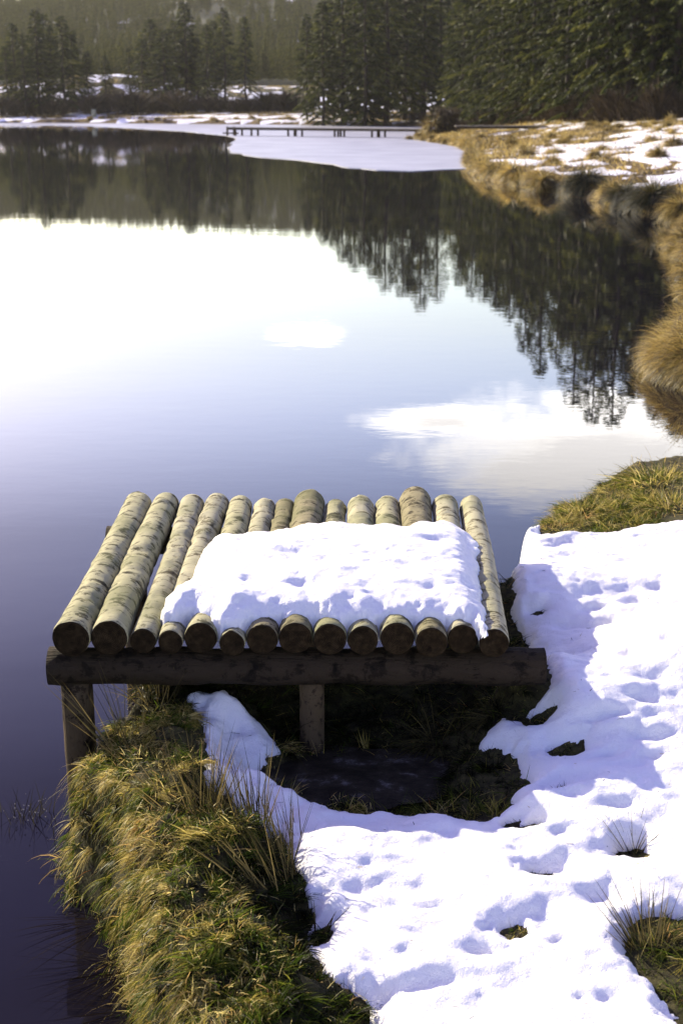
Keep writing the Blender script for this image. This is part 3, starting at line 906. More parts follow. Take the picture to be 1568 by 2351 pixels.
t = snow_t(x, y); ok = t > .02; x, y, t = x[ok], y[ok], t[ok]; n = len(x)
gr.add(np.stack([x, y, ground(x, y) + t + .001], 1), np.stack([RNG.normal(size=n), RNG.normal(size=n), RNG.uniform(0, .5, n)], 1), RNG.uniform(.004, .035, n), RNG.uniform(.0012, .003, n), .2, 2, RNG.choice([0, .15, .7], n))
me = gr.mesh('bank_grass')
bgr = mesh_obj('bank_grass', me, GRASS); tag(bgr, 'matted green and straw grass covering the snow-free lake bank', 'grass', kind='stuff')


# ------------------------------------------------------------------ tufts, tussocks, reeds
def tuft_mesh(name, n, rad, L0, L1, W, up, droop, t0, t1, lean=(0, 0), nseg=4):
    r = Ribbons()
    a = RNG.uniform(0, 2 * math.pi, n); q = rad * np.sqrt(RNG.random(n))
    P = np.stack([q * np.cos(a), q * np.sin(a), np.zeros(n)], 1)
    Dv = np.stack([np.cos(a) * (q / rad) * .7 + lean[0], np.sin(a) * (q / rad) * .7 + lean[1], np.full(n, up)], 1) + RNG.normal(size=(n, 3)) * .16
    r.add(P, Dv, RNG.uniform(L0, L1, n), W * RNG.uniform(.6, 1.3, n), droop * RNG.uniform(.4, 1.5, n), nseg, RNG.uniform(t0, t1, n))
    return r.mesh(name)


def rush(px, py, n, rad, L0, L1, lean, label, up=1.0, W=.0026, t=(.2, .9), z=None, droop=.15, cat='rush clump', name='rush_clump', group=None, wpos=None):
    x, y = wpos if wpos else GT(px, py, .0)
    zz = g1(x, y) if z is None else z
    me = tuft_mesh(name, n, rad, L0, L1, W, up, droop, t[0], t[1], lean)
    o = mesh_obj(name, me, RUSH); o.location = (x, y, zz - .01)
    return tag(o, label, cat, group)


rush(1450, 1950, 34, .025, .06, .18, (-.1, .2), 'small rush clump poking out of the snow above the mossy corner', W=.0034)
rush(1485, 2170, 70, .05, .08, .20, (-.15, .3), 'dark rush clump rising from the mossy corner patch', W=.004)
rush(748, 2140, 16, .03, .05, .12, (.5, .4), 'short broken rush stalks in a small hole in the snow', W=.005, t=(0, .5))
rush(660, 1960, 70, .05, .10, .24, (-.9, .8), 'thin rush clump leaning over the snow edge', W=.0034, up=.9)
rush(600, 2000, 150, .10, .12, .27, (-.65, .5), 'long brown rush clump leaning away from the snow', W=.0042)
rush(545, 1900, 170, .09, .12, .28, (-.5, .45), 'tall dark rush clump leaning toward the platform', W=.0042)
rush(440, 1860, 120, .10, .14, .30, (-.3, .3), 'amber tipped rush clump on the sunlit bank crest', W=.004, t=(.3, 1))
rush(600, 1815, 18, .03, .04, .09, (.3, .2), 'tiny grass sprig lying on the shaded snow edge', W=.004, t=(0, .4))
rush(300, 1720, 50, .08, .18, .36, (-.2, .2), 'sparse rush clump standing in front of the log ends', W=.0034, t=(.2, 1))
rush(350, 1610, 40, .06, .12, .26, (-.3, .2), 'bent grass clump reaching over the front beam', W=.0034, t=(.4, 1), droop=.4)
rush(1000, 1700, 130, .05, .10, .22, (-.1, -.2), 'drooping dark rush clump beside the frozen puddle', up=.5, W=.004, t=(.1, .7), droop=.7)
rush(1140, 1640, 110, .06, .08, .18, (-.3, -.3), 'brown grass clump under the right end of the beam', up=.5, W=.004, t=(.1, .6), droop=.7)
rush(1225, 1225, 22, .05, .05, .12, (.2, 0), 'few thin rush stalks on the bank edge behind the platform', W=.0036, t=(.3, 1))
rush(640, 1690, 60, .08, .10, .24, (.3, -.2), 'dark dead stems hanging behind the middle post', up=.5, W=.004, t=(0, .4), droop=.6)
for k, (px, py, lab) in enumerate([(215, 2120, 'dark rush stems drooping into the water below the bank bulge'), (262, 2230, 'dark rush stems trailing in the water at the bank foot'), (290, 2330, 'dark rush stems lowest along the bank foot')]):
    x, y = G(px, py, .08)
    rush(0, 0, 44, .06, .12, .28, (-.8, -.6), lab, up=.12, W=.0022, t=(0, .0), z=.08, droop=.12, wpos=(x, y))

# ice-beaded reeds standing in the water on the left
rx, ry = G(66, 1880, 0)
reed = empty('reed_cluster', (rx, ry, 0), 0, 'dark reeds beaded with ice standing in open water beside the bank', 'reeds')
r = Ribbons()
n = 46
P = np.stack([RNG.normal(0, .045, n), RNG.normal(0, .04, n), np.full(n, -.02)], 1)
Dv = np.stack([RNG.normal(0, .45, n), RNG.normal(0, .35, n), np.ones(n)], 1)
r.add(P, Dv, RNG.uniform(.05, .17, n), .0036, .12, 4, RNG.uniform(0, .4, n))
mesh_obj('reed_foliage', r.mesh('reed_foliage'), RUSH, reed)
bv = []
for k in range(34):
    c = Vector((random.gauss(0, .055), random.gauss(0, .045), random.uniform(.012, .05))); rr_ = random.uniform(.0012, .0028)
    vs = []; fs = []
    for i in range(5):
        ph = math.pi * i / 4
        for j in range(8):
            an = 2 * math.pi * j / 8
            vs.append(c + Vector((math.sin(ph) * math.cos(an), math.sin(ph) * math.sin(an), math.cos(ph))) * rr_)
    for i in range(4):
        for j in range(8):
            fs.append((i * 8 + j, (i + 1) * 8 + j, (i + 1) * 8 + (j + 1) % 8, i * 8 + (j + 1) % 8))
    bv.append((vs, fs))
mesh_obj('ice_beads', py_mesh('ice_beads', bv), BEAD, reed)['kind'] = 'stuff'

# green and straw clumps at the bank edge right behind the snow
GT2 = [tuft_mesh('clump', 2000, .12, .02, .10, .0034, .38, .95, .3, .95) for _ in range(3)]
spots = [(1300, 1205, 1.0, 'low yellow grass clump nearest the platform on the back bank edge', 0), (1345, 1178, 1.3, 'green grass clump with orange stalks on the back bank edge', 1), (1410, 1175, 1.4, 'wide green grass clump in the middle of the back bank edge', 2),
         (1480, 1160, 1.3, 'straw matted grass clump between the two green ones', 0), (1455, 1200, 1.0, 'flattened straw clump touching the far snow edge', 1), (1510, 1120, 1.9, 'tallest bright green grass clump at the back bank edge', 2), (1540, 1170, 1.5, 'broad grass clump behind the snow near the picture edge', 1)]
for px, py, s, lab, k in spots:
    x, y = G(px, py, .5)
    o = mesh_obj('grass_clump', GT2[k], GRASS); o.location = (x, y, max(g1(x, y), .2) - .01); o.scale = (s * .85, s * .85, s * .72); o.rotation_euler = (0, 0, random.uniform(0, 6))
    tag(o, lab, 'grass clump')


def tussock_mesh(seed, n=800, W=.014, core=60, cw=.03):
    r = Ribbons()
    a = RNG.uniform(0, 2 * math.pi, n); q = .16 * np.sqrt(RNG.random(n))
    P = np.stack([q * np.cos(a), q * np.sin(a), .05 + .30 * (1 - (q / .2) ** 2)], 1)
    Dv = np.stack([np.cos(a) * (.25 + q / .16 * .9), np.sin(a) * (.25 + q / .16 * .9), np.full(n, .75)], 1) + RNG.normal(size=(n, 3)) * .25
    nb_ = 26 if n < 1000 else 44; bid = RNG.integers(0, nb_, n); ba = RNG.uniform(0, 2 * math.pi, nb_)[bid]; bt_ = RNG.normal(0, .24, nb_)[bid]; bu = RNG.normal(0, .35, nb_)[bid]
    a = ba + RNG.normal(0, .22 if n < 1000 else .11, n); P[:, 0] = q * np.cos(a); P[:, 1] = q * np.sin(a)
    Dv = np.stack([np.cos(a) * (.25 + q / .16 * .9), np.sin(a) * (.25 + q / .16 * .9), .75 + bu], 1) + RNG.normal(size=(n, 3)) * .2
    tone = np.clip(.45 + bt_ + RNG.normal(size=n) * .14, 0, .9); tone = np.where(RNG.random(n) < .06, 1, tone)
    r.add(P, Dv, RNG.uniform(.30, .62, n), W * RNG.uniform(.6, 1.2, n), RNG.uniform(.7, 1.5, n), 4, tone)
    # matted core
    n2 = core
    a = RNG.uniform(0, 2 * math.pi, n2); q = .17
    P = np.stack([q * np.cos(a), q * np.sin(a), RNG.uniform(.1, .36, n2)], 1)
    r.add(P, np.stack([np.cos(a) * .5, np.sin(a) * .5, np.full(n2, -.6)], 1), .36, cw, .3, 2, RNG.uniform(0, .4, n2), side=np.stack([-np.sin(a), np.cos(a), np.zeros(n2)], 1))
    return r.mesh('tussock')


TUS = [tussock_mesh(i) for i in range(5)] + [tussock_mesh(i + 5, 2200, .009, 300, .010) for i in range(3)]


SHADY = blade_mat('shaded_sedge', [(0, (.008, .008, .004)), (.4, (.03, .035, .012)), (.75, (.09, .085, .025)), (1, (.22, .16, .05))], .25)  # shade on the big waterside tussocks put into dark blade tones
DKT = TUS[5].copy(); DKT.materials.clear(); DKT.materials.append(SHADY)


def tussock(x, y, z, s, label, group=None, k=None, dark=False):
    o = mesh_obj('grass_tussock', DKT, SHADY) if dark else mesh_obj('grass_tussock', TUS[random.randrange(5) if k is None else k], STRAW)
    o.location = (x, y, z); o.rotation_euler = (random.uniform(-.1, .1), random.uniform(-.1, .1), random.uniform(0, 6.28)); o.scale = (s * random.uniform(.9, 1.15), s * random.uniform(.9, 1.15), s)
    return tag(o, label, 'grass tussock', group)


seg = [LAKE[i] for i in range(25, 44)]
acc = 0
for i in range(len(seg) - 1):
    a, b = Vector(seg[i]), Vector(seg[i + 1]); L_ = (b - a).length; tt_ = acc
    step = .66 if a.y < 60 else 1.0
    while tt_ < L_:
        q = a.lerp(b, tt_ / L_); nrm = Vector(((b - a).y, -(b - a).x)).normalized()
        q = q + nrm * random.uniform(-.02, .28)
        s = random.uniform(.5, 1.0) * (.75 if a.y < 36 else 1)
        tussock(q.x, q.y, max(g1(q.x, q.y) - .2, -.05), s, 'golden grass tussock draping over the meadow waterline', 'tussocks along the meadow waterline')
        tt_ += step * random.uniform(.7, 1.3)
    acc = tt_ - L_
for k in range(36):
    x = random.uniform(-48, 8); y = float(np.interp(x, [-44, -20, -5, 4, 11], [187, 175, 167, 161, 151])) + random.uniform(.3, 6)
    tussock(x, y, g1(x, y) - .15, random.uniform(.6, 1.3), 'pale grass tussock on the snowy far shoreline', 'tussocks along the far shoreline')
for k in range(90):
    x = random.uniform(6.5, 22); y = random.uniform(34, 88)
    if -float(sdist(np.array([x]), np.array([y]), LAKE)[0]) < 1: continue
    tussock(x, y, g1(x, y) - .12, random.uniform(.5, 1.0), 'straw-coloured tussock poking through the meadow snow', 'tussocks in the snowy meadow')
for px, py, s, lab in [(1340, 452, 1.45, 'large dark round tussock bulging over the water'), (1425, 478, 1.15, 'shaded tussock under the snow ledge, beside the large round one'), (1490, 492, 1.4, 'dark green shade-toned tussock below the snow ledge'), (1552, 515, 1.1, 'golden rimmed tussock cut by the picture edge'), (1240, 440, 1.0, 'upright golden tussock just left of the large round one')]:
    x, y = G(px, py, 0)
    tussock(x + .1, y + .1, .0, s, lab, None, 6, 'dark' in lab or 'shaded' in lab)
for x, y, z, s, lab in [(3.02, 12.75, .10, .85, 'pale combed straw tussock crowning the near headland'), (3.32, 12.95, .28, 1.0, 'highest straw tussock of the near headland'), (2.92, 13.15, .04, .7, 'straw tussock trailing into the water off the near headland'),
                        (3.25, 12.4, .05, .75, 'low brown tussock at the foot of the near headland'), (3.5, 13.7, .2, .9, 'golden tussock behind the near headland'), (3.95, 14.7, .15, .9, 'farther golden tussock trailing from the headland'), (3.12, 13.1, .22, .75, 'small straw tussock between the headland crown tussocks')]:
    tussock(x + .22, y, z, s * .9, lab, None, random.randrange(5, 8))
for x, y in [(3.0, 12.25), (2.86, 12.55), (2.8, 12.85), (2.84, 13.1), (2.98, 13.5), (3.15, 13.95), (3.3, 14.3), (3.5, 14.8), (3.75, 15.3), (4.0, 16), (3.15, 12.1), (3.35, 12.05)]:
    tussock(x + .2, y, -.02, random.uniform(.6, .75), 'straw tussock lining the waterline of the near headland', 'tussocks along the headland waterline', random.randrange(5, 8))
for x, y in [(4.85, 18.2), (5.2, 20.2), (5.55, 22.0), (5.95, 24.0), (6.4, 26), (6.95, 28), (7.35, 29.6)]:
    tussock(x, y, .05, random.uniform(.5, .68), 'golden tussock leaning out along the near meadow edge', 'tussocks along the near meadow edge', random.randrange(5, 8))

# meadow grass
mg = Ribbons()
x, y = scatter(110000, 4.4, 30, 28, 118)
d = shore(x, y); z = ground(x, y)
sn = fbm(x / .9, y / 2.0, 71, 4) + .15 * ss(.6, 5, d) - .005 + .10 * np.exp(-(((x - 13) / 7) ** 2 + ((y - 52) / 17) ** 2)) - .15 * ss(60, 80, y)
ok = (d > .1) & ((sn < .59) | (RNG.random(len(x)) < .03) | (fbm(x / .5, y / .6, 151, 2) > .61)); x, y, z = x[ok], y[ok], z[ok]; n = len(x)
tn = np.clip(.45 + .5 * (fbm(x / 1.5, y / 1.5, 121, 3) - .5) * 2 + .2 * RNG.normal(size=n), 0, .9)
mg.add(np.stack([x, y, z - .02], 1), np.stack([RNG.normal(0, .5, n), RNG.normal(0, .5, n), np.ones(n)], 1), RNG.uniform(.15, .42, n), .03, .6, 2, tn)
x, y = scatter(130000, -70, 20, 150, 262)
d = shore(x, y); z = ground(x, y)
sn = np.where(np.hypot(x, y) < 202, (fbm(x / 3, y / 1.6, 73, 4) - .53) * .3 - .3 * ss(16, 26, d), (fbm(x / 2.6, y / 3, 75, 4) - .54) * .5)
ok = (d > .3) & ((sn < 0) | (RNG.random(len(x)) < .1)); x, y, z = x[ok], y[ok], z[ok]; n = len(x)
mg.add(np.stack([x, y, z - .02], 1), np.stack([RNG.normal(0, .5, n), RNG.normal(0, .5, n), np.ones(n)], 1), RNG.uniform(.2, .5, n), .07, .5, 1, np.clip(RNG.normal(.5, .2, n), 0, 1))
x, y = scatter(70000, 1.5, 9, 6.3, 31)
d = shore(x, y); t = snow_t(x, y); ok = (d > -.02) & (d < 2.2) & (t < .003); x, y = x[ok], y[ok]; z = ground(x, y); n = len(x)
mg.add(np.stack([x, y, z - .01], 1), np.stack([RNG.normal(-.25, .5, n), RNG.normal(0, .5, n), np.ones(n)], 1), RNG.uniform(.08, .28, n) * np.where(y < 9, .55, 1), np.where(y < 9, .005, .007), .8, 3, np.clip(.45 + .9 * (fbm(x / .4, y / .4, 125, 3) - .5) + .2 * RNG.normal(size=n), 0, .95))
x, y = scatter(160000, 4.2, 8.2, 28, 92)
d = shore(x, y); ok = (d > -.15) & (d < .45); x, y = x[ok], y[ok]; z = np.maximum(ground(x, y), .0); n = len(x)
cl_ = np.clip(.45 + 1.5 * (fbm(x / .5, y / .5, 127, 2) - .5) + .12 * RNG.normal(size=n), 0, .95)
mg.add(np.stack([x, y, z + .02], 1), np.stack([RNG.normal(-.6, .4, n), RNG.normal(-.2, .4, n), RNG.uniform(.1, 1, n)], 1), RNG.uniform(.08, .28, n), .018, 1.4, 3, cl_)
mo = mesh_obj('meadow_grass', mg.mesh('meadow_grass'), STRAW); tag(mo, 'blond dead grass over the meadow and far shore', 'grass', kind='stuff')


# ------------------------------------------------------------------ trees
def spruce_meshes(H, Rb, bare, seed, nb=135, spray=92, W=.14, SLn=.46, name='crown'):
    rs = np.random.default_rng(seed)
    r = Ribbons()
    stems = Ribbons()
    for i in range(nb):
        u = (i + rs.random()) / nb
        h = bare + (1 - bare) * u ** .92
        az = i * 2.399 + rs.normal() * .3
        L = Rb * (1 - (h - bare) / (1 - bare)) ** .72 * rs.uniform(.65, 1.15) + .25
        if h < bare + .08: L *= rs.uniform(.4, .9)
        p0 = np.array([0, 0, h * H]); bt = rs.normal() * .2
        up0 = .25 + .5 * (h - .3); dr = rs.uniform(.35, .6)
        d = np.array([math.cos(az), math.sin(az), up0])
        n = max(8, int(spray * L / Rb + 5))
        s = np.sqrt(rs.uniform(.02, 1, n))
        q = p0 + np.outer(s * L, d); q[:, 2] -= dr * L * s ** 2 * .9
        side = np.array([-math.sin(az), math.cos(az), 0])
        sg = rs.choice([-1, 1], n)
        dv = d * .75 + np.outer(sg * rs.uniform(.3, 1.2, n), side) + np.stack([np.zeros(n), np.zeros(n), -rs.uniform(.3, 1.1, n)], 1)
        tone = np.clip(rs.normal(.30 + bt, .14, n) + .35 * s - .1, 0, 1)
        r.add(q, dv, SLn * rs.uniform(.6, 1.3, n) * (1.15 - .5 * s), W * rs.uniform(.6, 1.4, n), .15, 1, tone)
        stems.add(p0[None], d[None] - np.array([[0, 0, .1]]), L * .95, .09, .12, 2, .1)
    # leader
    r.add(np.array([[0, 0, H * .955]] * 14), np.stack([rs.normal(0, .35, 14), rs.normal(0, .35, 14), np.ones(14)], 1), .5, .08, 0, 1, .5)
    r.add(np.array([[0, 0, H * .97]] * 3), np.array([[0, 0, 1]] * 3) + rs.normal(0, .05, (3, 3)), H * .05, .08, 0, 1, .5)
    crown = r.mesh(name)
    pts = [(0.06 * math.sin(k * .9 + seed), .06 * math.cos(k * .7), H * k / 12 * .98) for k in range(13)]
    pts[0] = (0, 0, -.4)
    tv = tube_geo(pts, [H * .0135 * (1 - k / 13) + .02 for k in range(13)], 9, .08, True, seed)
    trunk = py_mesh('trunk', [tv])
    limb = stems.mesh('limb')
    return crown, trunk, limb


KINDS = {'full': [spruce_meshes(13.5, 2.9, .05, 11), spruce_meshes(13.5, 2.5, .10, 12), spruce_meshes(13.5, 3.2, .07, 13)],
         'open': [spruce_meshes(13.5, 2.6, .20, 14, 110, 74), spruce_meshes(13.5, 2.2, .22, 15, 110, 70)],
         'wall': [spruce_meshes(15, 2.8, .03, 16, 140, 80), spruce_meshes(15, 3.1, .05, 17, 140, 80), spruce_meshes(15, 2.6, .02, 18, 140, 80)]}


def spruce(x, y, H, kind, k, label, group=None, wide=1.0):
    c, t, l = KINDS[kind][k % len(KINDS[kind])]
    H0 = 15 if kind == 'wall' else 13.5
    o = empty('spruce_tree', (x, y, g1(x, y)), random.uniform(0, 6.28), label, 'spruce tree', group)
    s = H / H0; o.scale = (s * wide, s * wide, s)
    a = mesh_obj('crown', c, NEEDLE, o); b = mesh_obj('trunk', t, TRUNK, o); e_ = mesh_obj('limbs', l, TWIG, o)
    return o


def at(xd, y):
    return (xd - 784) / F * (y * math.cos(TH) + 1.2 * math.sin(TH))


far = [(60, 196, 10.5, 'open', 'thin spruce at the left end of the far shore', .8), (92, 198, 13.3, 'full', 'tallest pointed spruce at the far left of the far shore', .9), (150, 197, 12.4, 'full', 'dense spruce beside the tallest far left one', .95), (124, 206, 11.0, 'open', 'slim spruce tucked behind the two far left spruces', .8),
       (205, 203, 7.8, 'full', 'small bushy spruce right of the far left group', 1.0), (330, 207, 9.2, 'full', 'dark round topped spruce beside the snowy bank', 1.2), (380, 203, 10.6, 'full', 'dense dark spruce left of the tallest middle one', 1.2), (430, 208, 14.2, 'full', 'tallest spruce in the middle of the far shore', 1.0),
       (478, 201, 11.3, 'open', 'olive spruce in front of the snowy clearing', .8), (518, 204, 13.6, 'open', 'tall narrow spruce left of the snowy clearing', .75), (565, 200, 12.2, 'open', 'slender spruce standing against the snowy clearing', .7), (300, 212, 7.4, 'open', 'short spruce on top of the snowy bank', 1.0),
       (20, 197, 9.0, 'open', 'spruce cut by the edge at the far left', .9), (40, 203, 11.5, 'full', 'dense spruce filling the gap at the left end of the far shore', 1.1), (110, 209, 12.2, 'full', 'broad spruce behind the tallest far left one', 1.15), (172, 204, 10.4, 'full', 'rounder spruce at the right of the far left group', 1.1), (245, 211, 6.5, 'full', 'small spruce at the left foot of the snowy bank', 1.2),
       (350, 214, 11.2, 'full', 'tall spruce behind the round topped one', 1.1), (408, 211, 11.5, 'full', 'broad dark spruce touching the tallest middle one', 1.25), (455, 209, 9.5, 'full', 'shorter dark spruce right of the tallest middle one', 1.2), (495, 210, 11.8, 'full', 'dense spruce between the two slim ones by the clearing', .8), (-60, 200, 12, 'full', 'spruce beyond the left of the far left group', 1.0), (-130, 196, 13, 'full', 'outermost spruce on the far left shore', 1.0)]
for k, (px, y, H, kd, lab, wd_) in enumerate(far):
    spruce(at(px, y), y, H, kd, k, lab, None, wd_ * 1.25)
mid = [(705, 168, 11.5, 'full', 'leftmost spruce of the dark grove behind the jetty', .9), (742, 160, 14.0, 'full', 'broad spruce second from the left in the dark grove', 1.05), (788, 163, 15.2, 'wall', 'tall shaggy spruce in the dark grove', 1.25), (838, 157, 16.0, 'full', 'heavy spruce in the centre of the dark grove', 1.1), (888, 160, 17.5, 'wall', 'tall spruce right of the grove centre', 1.3),
       (930, 165, 18.5, 'full', 'spruce with snow showing behind its trunk', 1.2), (972, 170, 20.5, 'wall', 'deep set spruce near the forest gap', 1.2), (1010, 175, 20, 'wall', 'spruce standing in the forest gap', 1.2), (862, 176, 17.5, 'wall', 'rear spruce in the shaded grove middle', 1.4), (815, 182, 17, 'wall', 'rearmost spruce of the dark grove', 1.4), (950, 186, 20, 'full', 'rear spruce behind the forest gap', 1.3), (765, 178, 14, 'wall', 'rear spruce at the left of the dark grove', 1.3)]
for k, (px, y, H, kd, lab, wd_) in enumerate(mid):
    spruce(at(px, y), y, H, kd, k, lab, None, wd_)
wall = [(1062, 140, 15.0), (1092, 134, 15.2), (1122, 128, 15.4), (1150, 121, 15.2), (1185, 115, 15.5), (1222, 110, 15.2), (1262, 104, 15.4), (1300, 99, 15.2), (1345, 95, 15.8), (1392, 91, 16.0), (1442, 89, 15.6), (1492, 87, 15.2), (1545, 86, 15.5), (1600, 86, 15), (1660, 86, 15)]
for k, (px, y, H) in enumerate(wall):
    spruce(at(px, y), y, H * random.uniform(.9, 1.06), 'wall', k, 'front row spruce of the dense plantation beyond the meadow', 'front row of the plantation beyond the meadow', random.uniform(.95, 1.15))
for row in range(1, 5):
    for k in range(14):
        px = 1075 + k * 46 + random.uniform(-15, 15)
        y = np.interp(px, [1060, 1150, 1262, 1392, 1545, 1800], [140, 121, 104, 91, 86, 84]) + row * 6 + random.uniform(-1.5, 1.5)
        spruce(at(px, y), y, 15 * random.uniform(.85, 1.0), 'wall', k + row, 'spruce deep inside the dense plantation beyond the meadow', 'inner rows of the plantation beyond the meadow', random.uniform(1, 1.25))


# bare shrubs
def shrub_mesh(seed, n=420, H=2.2, Rr=1.1):
    r = Ribbons(); rs = np.random.default_rng(seed)
    a = rs.uniform(0, 6.28, n); q = rs.random(n)
    P = np.stack([np.cos(a) * q * .3 * Rr, np.sin(a) * q * .3 * Rr, rs.uniform(0, .6, n) * H], 1)
    Dv = np.stack([np.cos(a) * q * .8, np.sin(a) * q * .8, np.ones(n)], 1) + rs.normal(size=(n, 3)) * .3
    r.add(P, Dv, H * rs.uniform(.3, .6, n), .05, .1, 2, rs.random(n))
    return r.mesh('shrub')


SH = [shrub_mesh(i) for i in range(3)]


def shrub(x, y, s, label, group, w=1.0):
    o = mesh_obj('bare_shrub', SH[random.randrange(3)], TWIG); o.location = (x, y, g1(x, y) - .1); o.scale = (s * w, s * w, s); o.rotation_euler = (0, 0, random.uniform(0, 6.28))
    return tag(o, label, 'shrub', group)


for k in range(26):
    px = 1050 + k * 21
    y = np.interp(px, [1060, 1150, 1262, 1392, 1545, 1800], [138, 119, 101, 87.5, 83, 82])
    shrub(at(px, y), y, random.uniform(.5, 1.15), 'leafless brown shrub at the foot of the dense plantation', 'bare shrubs along the plantation foot', 1.1)
for k in range(44):
    px = 10 + k * 16 + random.uniform(-6, 6)
    y = random.uniform(193, 203)
    shrub(at(px, y), y, random.uniform(.9, 1.5), 'dark leafless shrub on the far shore under the spruces', 'dark shrubs along the far shore', 1.7)
for k in range(14):
    px = 690 + k * 26 + random.uniform(-8, 8)
    shrub(at(px, 153), 153 + random.uniform(0, 4), random.uniform(.4, .8), 'low brown shrub between the jetty and the grove', 'low shrubs below the grove', 1.8)

# dense twiggy bush where jetty meets the land
bx, by = at(1025, 101), 101
bush = empty('twiggy_bush', (bx, by, g1(bx, by) + .1), 0, 'square dark twiggy bush where the jetty meets the meadow', 'bush')
r = Ribbons(); n = 2600
P = np.stack([RNG.uniform(-.8, .8, n), RNG.uniform(-.6, .6, n), RNG.uniform(-.2, 1.55, n)], 1)
r.add(P, RNG.normal(size=(n, 3)) * .6 + np.array([0, 0, .6]), RNG.uniform(.2, .5, n), .05, .2, 2, RNG.random(n))
mesh_obj('foliage', r.mesh('foliage'), TWIG, bush)
mesh_obj('stems', py_mesh('stems', [tube_geo([(dx, 0, -.3), (dx * 1.3, 0, .5), (dx * 1.6, .1, 1.2)], [.06, .05, .02], 7) for dx in (-.4, -.1, .25, .5)]), TRUNK, bush)
tussock(bx - .9, by - .3, g1(bx, by) - .05, 2.3, 'pale upright grass tussock against the square bush', None)
tussock(at(940, 99.5), 99.5, -.08, .75, 'straw tussock on the spit left of the square bush')
tussock(at(975, 99), 99, -.08, .75, 'grass tussock at the foot of the square bush')
tussock(at(1030, 98), 98, -.08, .75, 'brown tussock in front of the square bush')

# ------------------------------------------------------------------ jetty
jx0, jy0 = G(528, 293, .62); jx1, jy1 = at(1000, 104), 104
jy0 = 112; jx0 = at(529, 112)
jet = empty('wooden_jetty', (jx0, jy0, 0), math.atan2(jy1 - jy0, jx1 - jx0), 'long low wooden jetty reaching from the meadow over the pale ice', 'jetty')
JL = math.hypot(jx1 - jx0, jy1 - jy0)
parts = []
for k in range(int(JL / .16)):
    parts.append(box_geo((k * .16 + .08, 0, .60), (.15, 1.2, .08), 0, .004))
mesh_obj('deck', py_mesh('deck', parts, False), PLANK, jet)
for s in (-.42, .42):
    mesh_obj('bearer', py_mesh('bearer', [box_geo((JL / 2, s, .51), (JL, .09, .13))], False), POSTWOOD, jet)
for px_ in (529, 549, 588, 676, 694, 784, 792, 868, 884, 965):
    u = (px_ - 529) / (1000 - 529) * JL
    for s in (-.42, .42):
        mesh_obj('post', py_mesh('post', [tube_geo([(u, s * 1.12, -.5), (u, s * 1.12, .68 if px_ < 535 else .575)], [.085, .08], 8)]), POSTWOOD, jet)
mesh_obj('cross_brace', py_mesh('cross_brace', [box_geo((.35, -.56, .2), (1.4, .05, .1))], False), POSTWOOD, jet)
# boardwalk over the meadow
wx0, wy0 = at(1045, 92), 92
bw = empty('boardwalk', (wx0, wy0, g1(wx0, wy0)), 0, 'narrow snow-dusted boardwalk crossing the meadow grass', 'boardwalk')
parts = []; BL = at(1262, 92) - wx0
zt_ = 2.4 - 92 * (49 / F) - g1(wx0, wy0)
for k in range(int(BL / .3)):
    parts.append(box_geo((k * .3 + .15, 0, zt_), (.28, .9, .05), 0, .006))
mesh_obj('deck', py_mesh('deck', parts, False), PLANK, bw)
mesh_obj('bearer', py_mesh('bearer', [box_geo((BL / 2, -.35, zt_ - .1), (BL, .08, .14)), box_geo((BL / 2, .35, zt_ - .1), (BL, .08, .14))], False), POSTWOOD, bw)
# pale marker stump on the far shore
sx0 = at(215, 189); sy0 = 189
st = mesh_obj('tree_stump', py_mesh('tree_stump', [tube_geo([(0, 0, -.3), (0, 0, .3), (.03, 0, 1.0)], [.42, .34, .30], 12, .1)]), BARKS[1]); st.location = (sx0, sy0, g1(sx0, sy0)); tag(st, 'pale tree stump at the waterline below the far left spruces', 'stump')

# ------------------------------------------------------------------ forest on the hillside: one mass
src = [c for (c, t_, l_) in (KINDS['full'][0], KINDS['full'][1], KINDS['wall'][0])]
hp = []
rs = np.random.default_rng(5)
m_ = 34000
hx = rs.uniform(-260, 240, m_); hy = rs.uniform(232, 640, m_)
hr = np.hypot(hx, hy)
ok = (np.abs(hx) < hy * .34 + 12) & (hr > 254 + 10 * fbm(hx / 15, hy / 15, 131, 2))
ok &= ~((fbm(hx / 22, hy / 22, 133, 2) > .70))
dens = np.clip(300 / hr, .35, 1); ok &= rs.random(m_) < dens * .75
hx, hy = hx[ok], hy[ok]
hz = ground(hx, hy)
me = bpy.data.meshes.new('hillside_forest')
me.vertices.add(len(hx)); me.vertices.foreach_set('co', np.stack([hx, hy, hz], 1).astype(np.float32).ravel()); me.update()
hill = bpy.data.objects.new('hillside_forest', me); COL.objects.link(hill)
tag(hill, 'dense conifer forest covering the far hillside', 'forest', kind='stuff')
crowns = [o for o in bpy.data.objects if o.name.startswith('crown')]
srcobj = crowns[0]
ng = bpy.data.node_groups.new('forest', 'GeometryNodeTree')
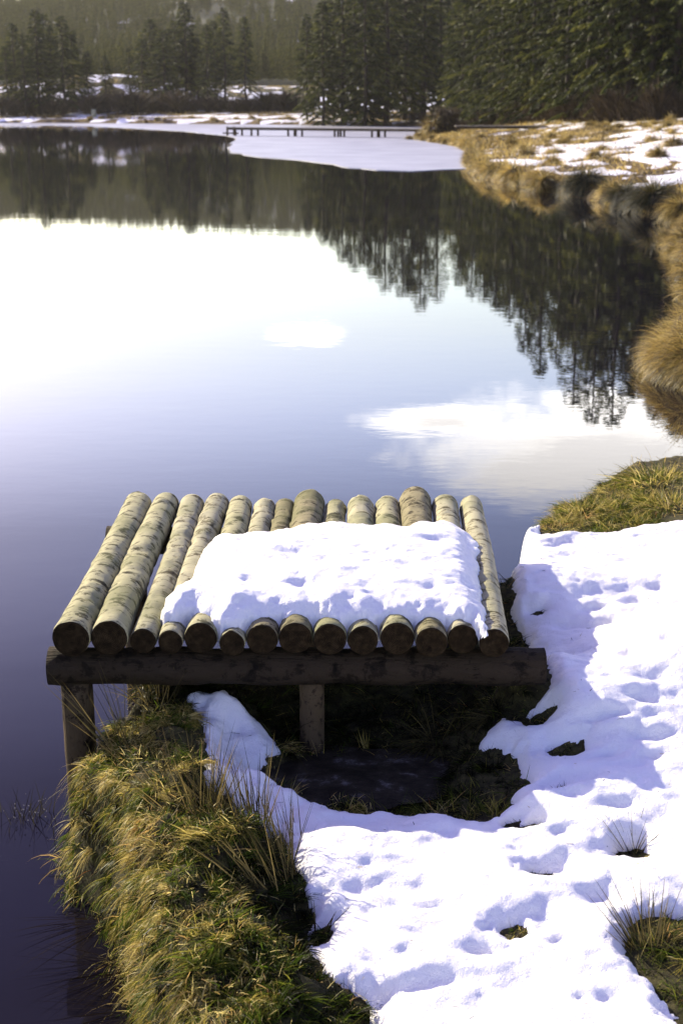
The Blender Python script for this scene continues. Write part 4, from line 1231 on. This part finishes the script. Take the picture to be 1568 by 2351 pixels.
ng.interface.new_socket('Geometry', in_out='INPUT', socket_type='NodeSocketGeometry'); ng.interface.new_socket('Geometry', in_out='OUTPUT', socket_type='NodeSocketGeometry')
gi = ng.nodes.new('NodeGroupInput'); go = ng.nodes.new('NodeGroupOutput')
ip = ng.nodes.new('GeometryNodeInstanceOnPoints'); oi = ng.nodes.new('GeometryNodeObjectInfo'); oi.transform_space = 'ORIGINAL'
oi.inputs['Object'].default_value = srcobj
rv = ng.nodes.new('FunctionNodeRandomValue'); rv.data_type = 'FLOAT'; rv.inputs[2].default_value = .30; rv.inputs[3].default_value = .55
rz_ = ng.nodes.new('FunctionNodeRandomValue'); rz_.data_type = 'FLOAT_VECTOR'; rz_.inputs[0].default_value = (0, 0, 0); rz_.inputs[1].default_value = (0, 0, 6.28)
mp_ = ng.nodes.new('GeometryNodeMeshToPoints')
ng.links.new(gi.outputs[0], mp_.inputs[0]); ng.links.new(mp_.outputs[0], ip.inputs['Points']); ng.links.new(oi.outputs['Geometry'], ip.inputs['Instance'])
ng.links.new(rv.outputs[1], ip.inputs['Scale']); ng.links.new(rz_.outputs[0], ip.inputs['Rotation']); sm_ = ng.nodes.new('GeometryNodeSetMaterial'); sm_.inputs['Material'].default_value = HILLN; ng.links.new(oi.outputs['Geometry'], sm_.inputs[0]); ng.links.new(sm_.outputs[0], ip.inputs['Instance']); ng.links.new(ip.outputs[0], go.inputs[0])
md = hill.modifiers.new('forest', 'NODES'); md.node_group = ng
print('blades', len(bgr.data.polygons), 'hill trees', len(hx), 'grid', X.shape)

# ------------------------------------------------------------------ air
m, nt, p, out = new_mat('haze_air')
nt.nodes.remove(p)
v = nt.nodes.new('ShaderNodeVolumePrincipled'); v.inputs['Color'].default_value = (.95, .93, .9, 1); v.inputs['Density'].default_value = HAZE
v.inputs['Anisotropy'].default_value = .3
nt.links.new(v.outputs[0], out.inputs['Volume'])
hz_me = py_mesh('haze', [box_geo((0, 435, 40), (1900, 1060, 86))], False)
hz_o = mesh_obj('haze', hz_me, m); tag(hz_o, kind='stuff')

print('TUSSOCKS', sum(1 for o in bpy.data.objects if o.name.startswith('grass_tussock')))
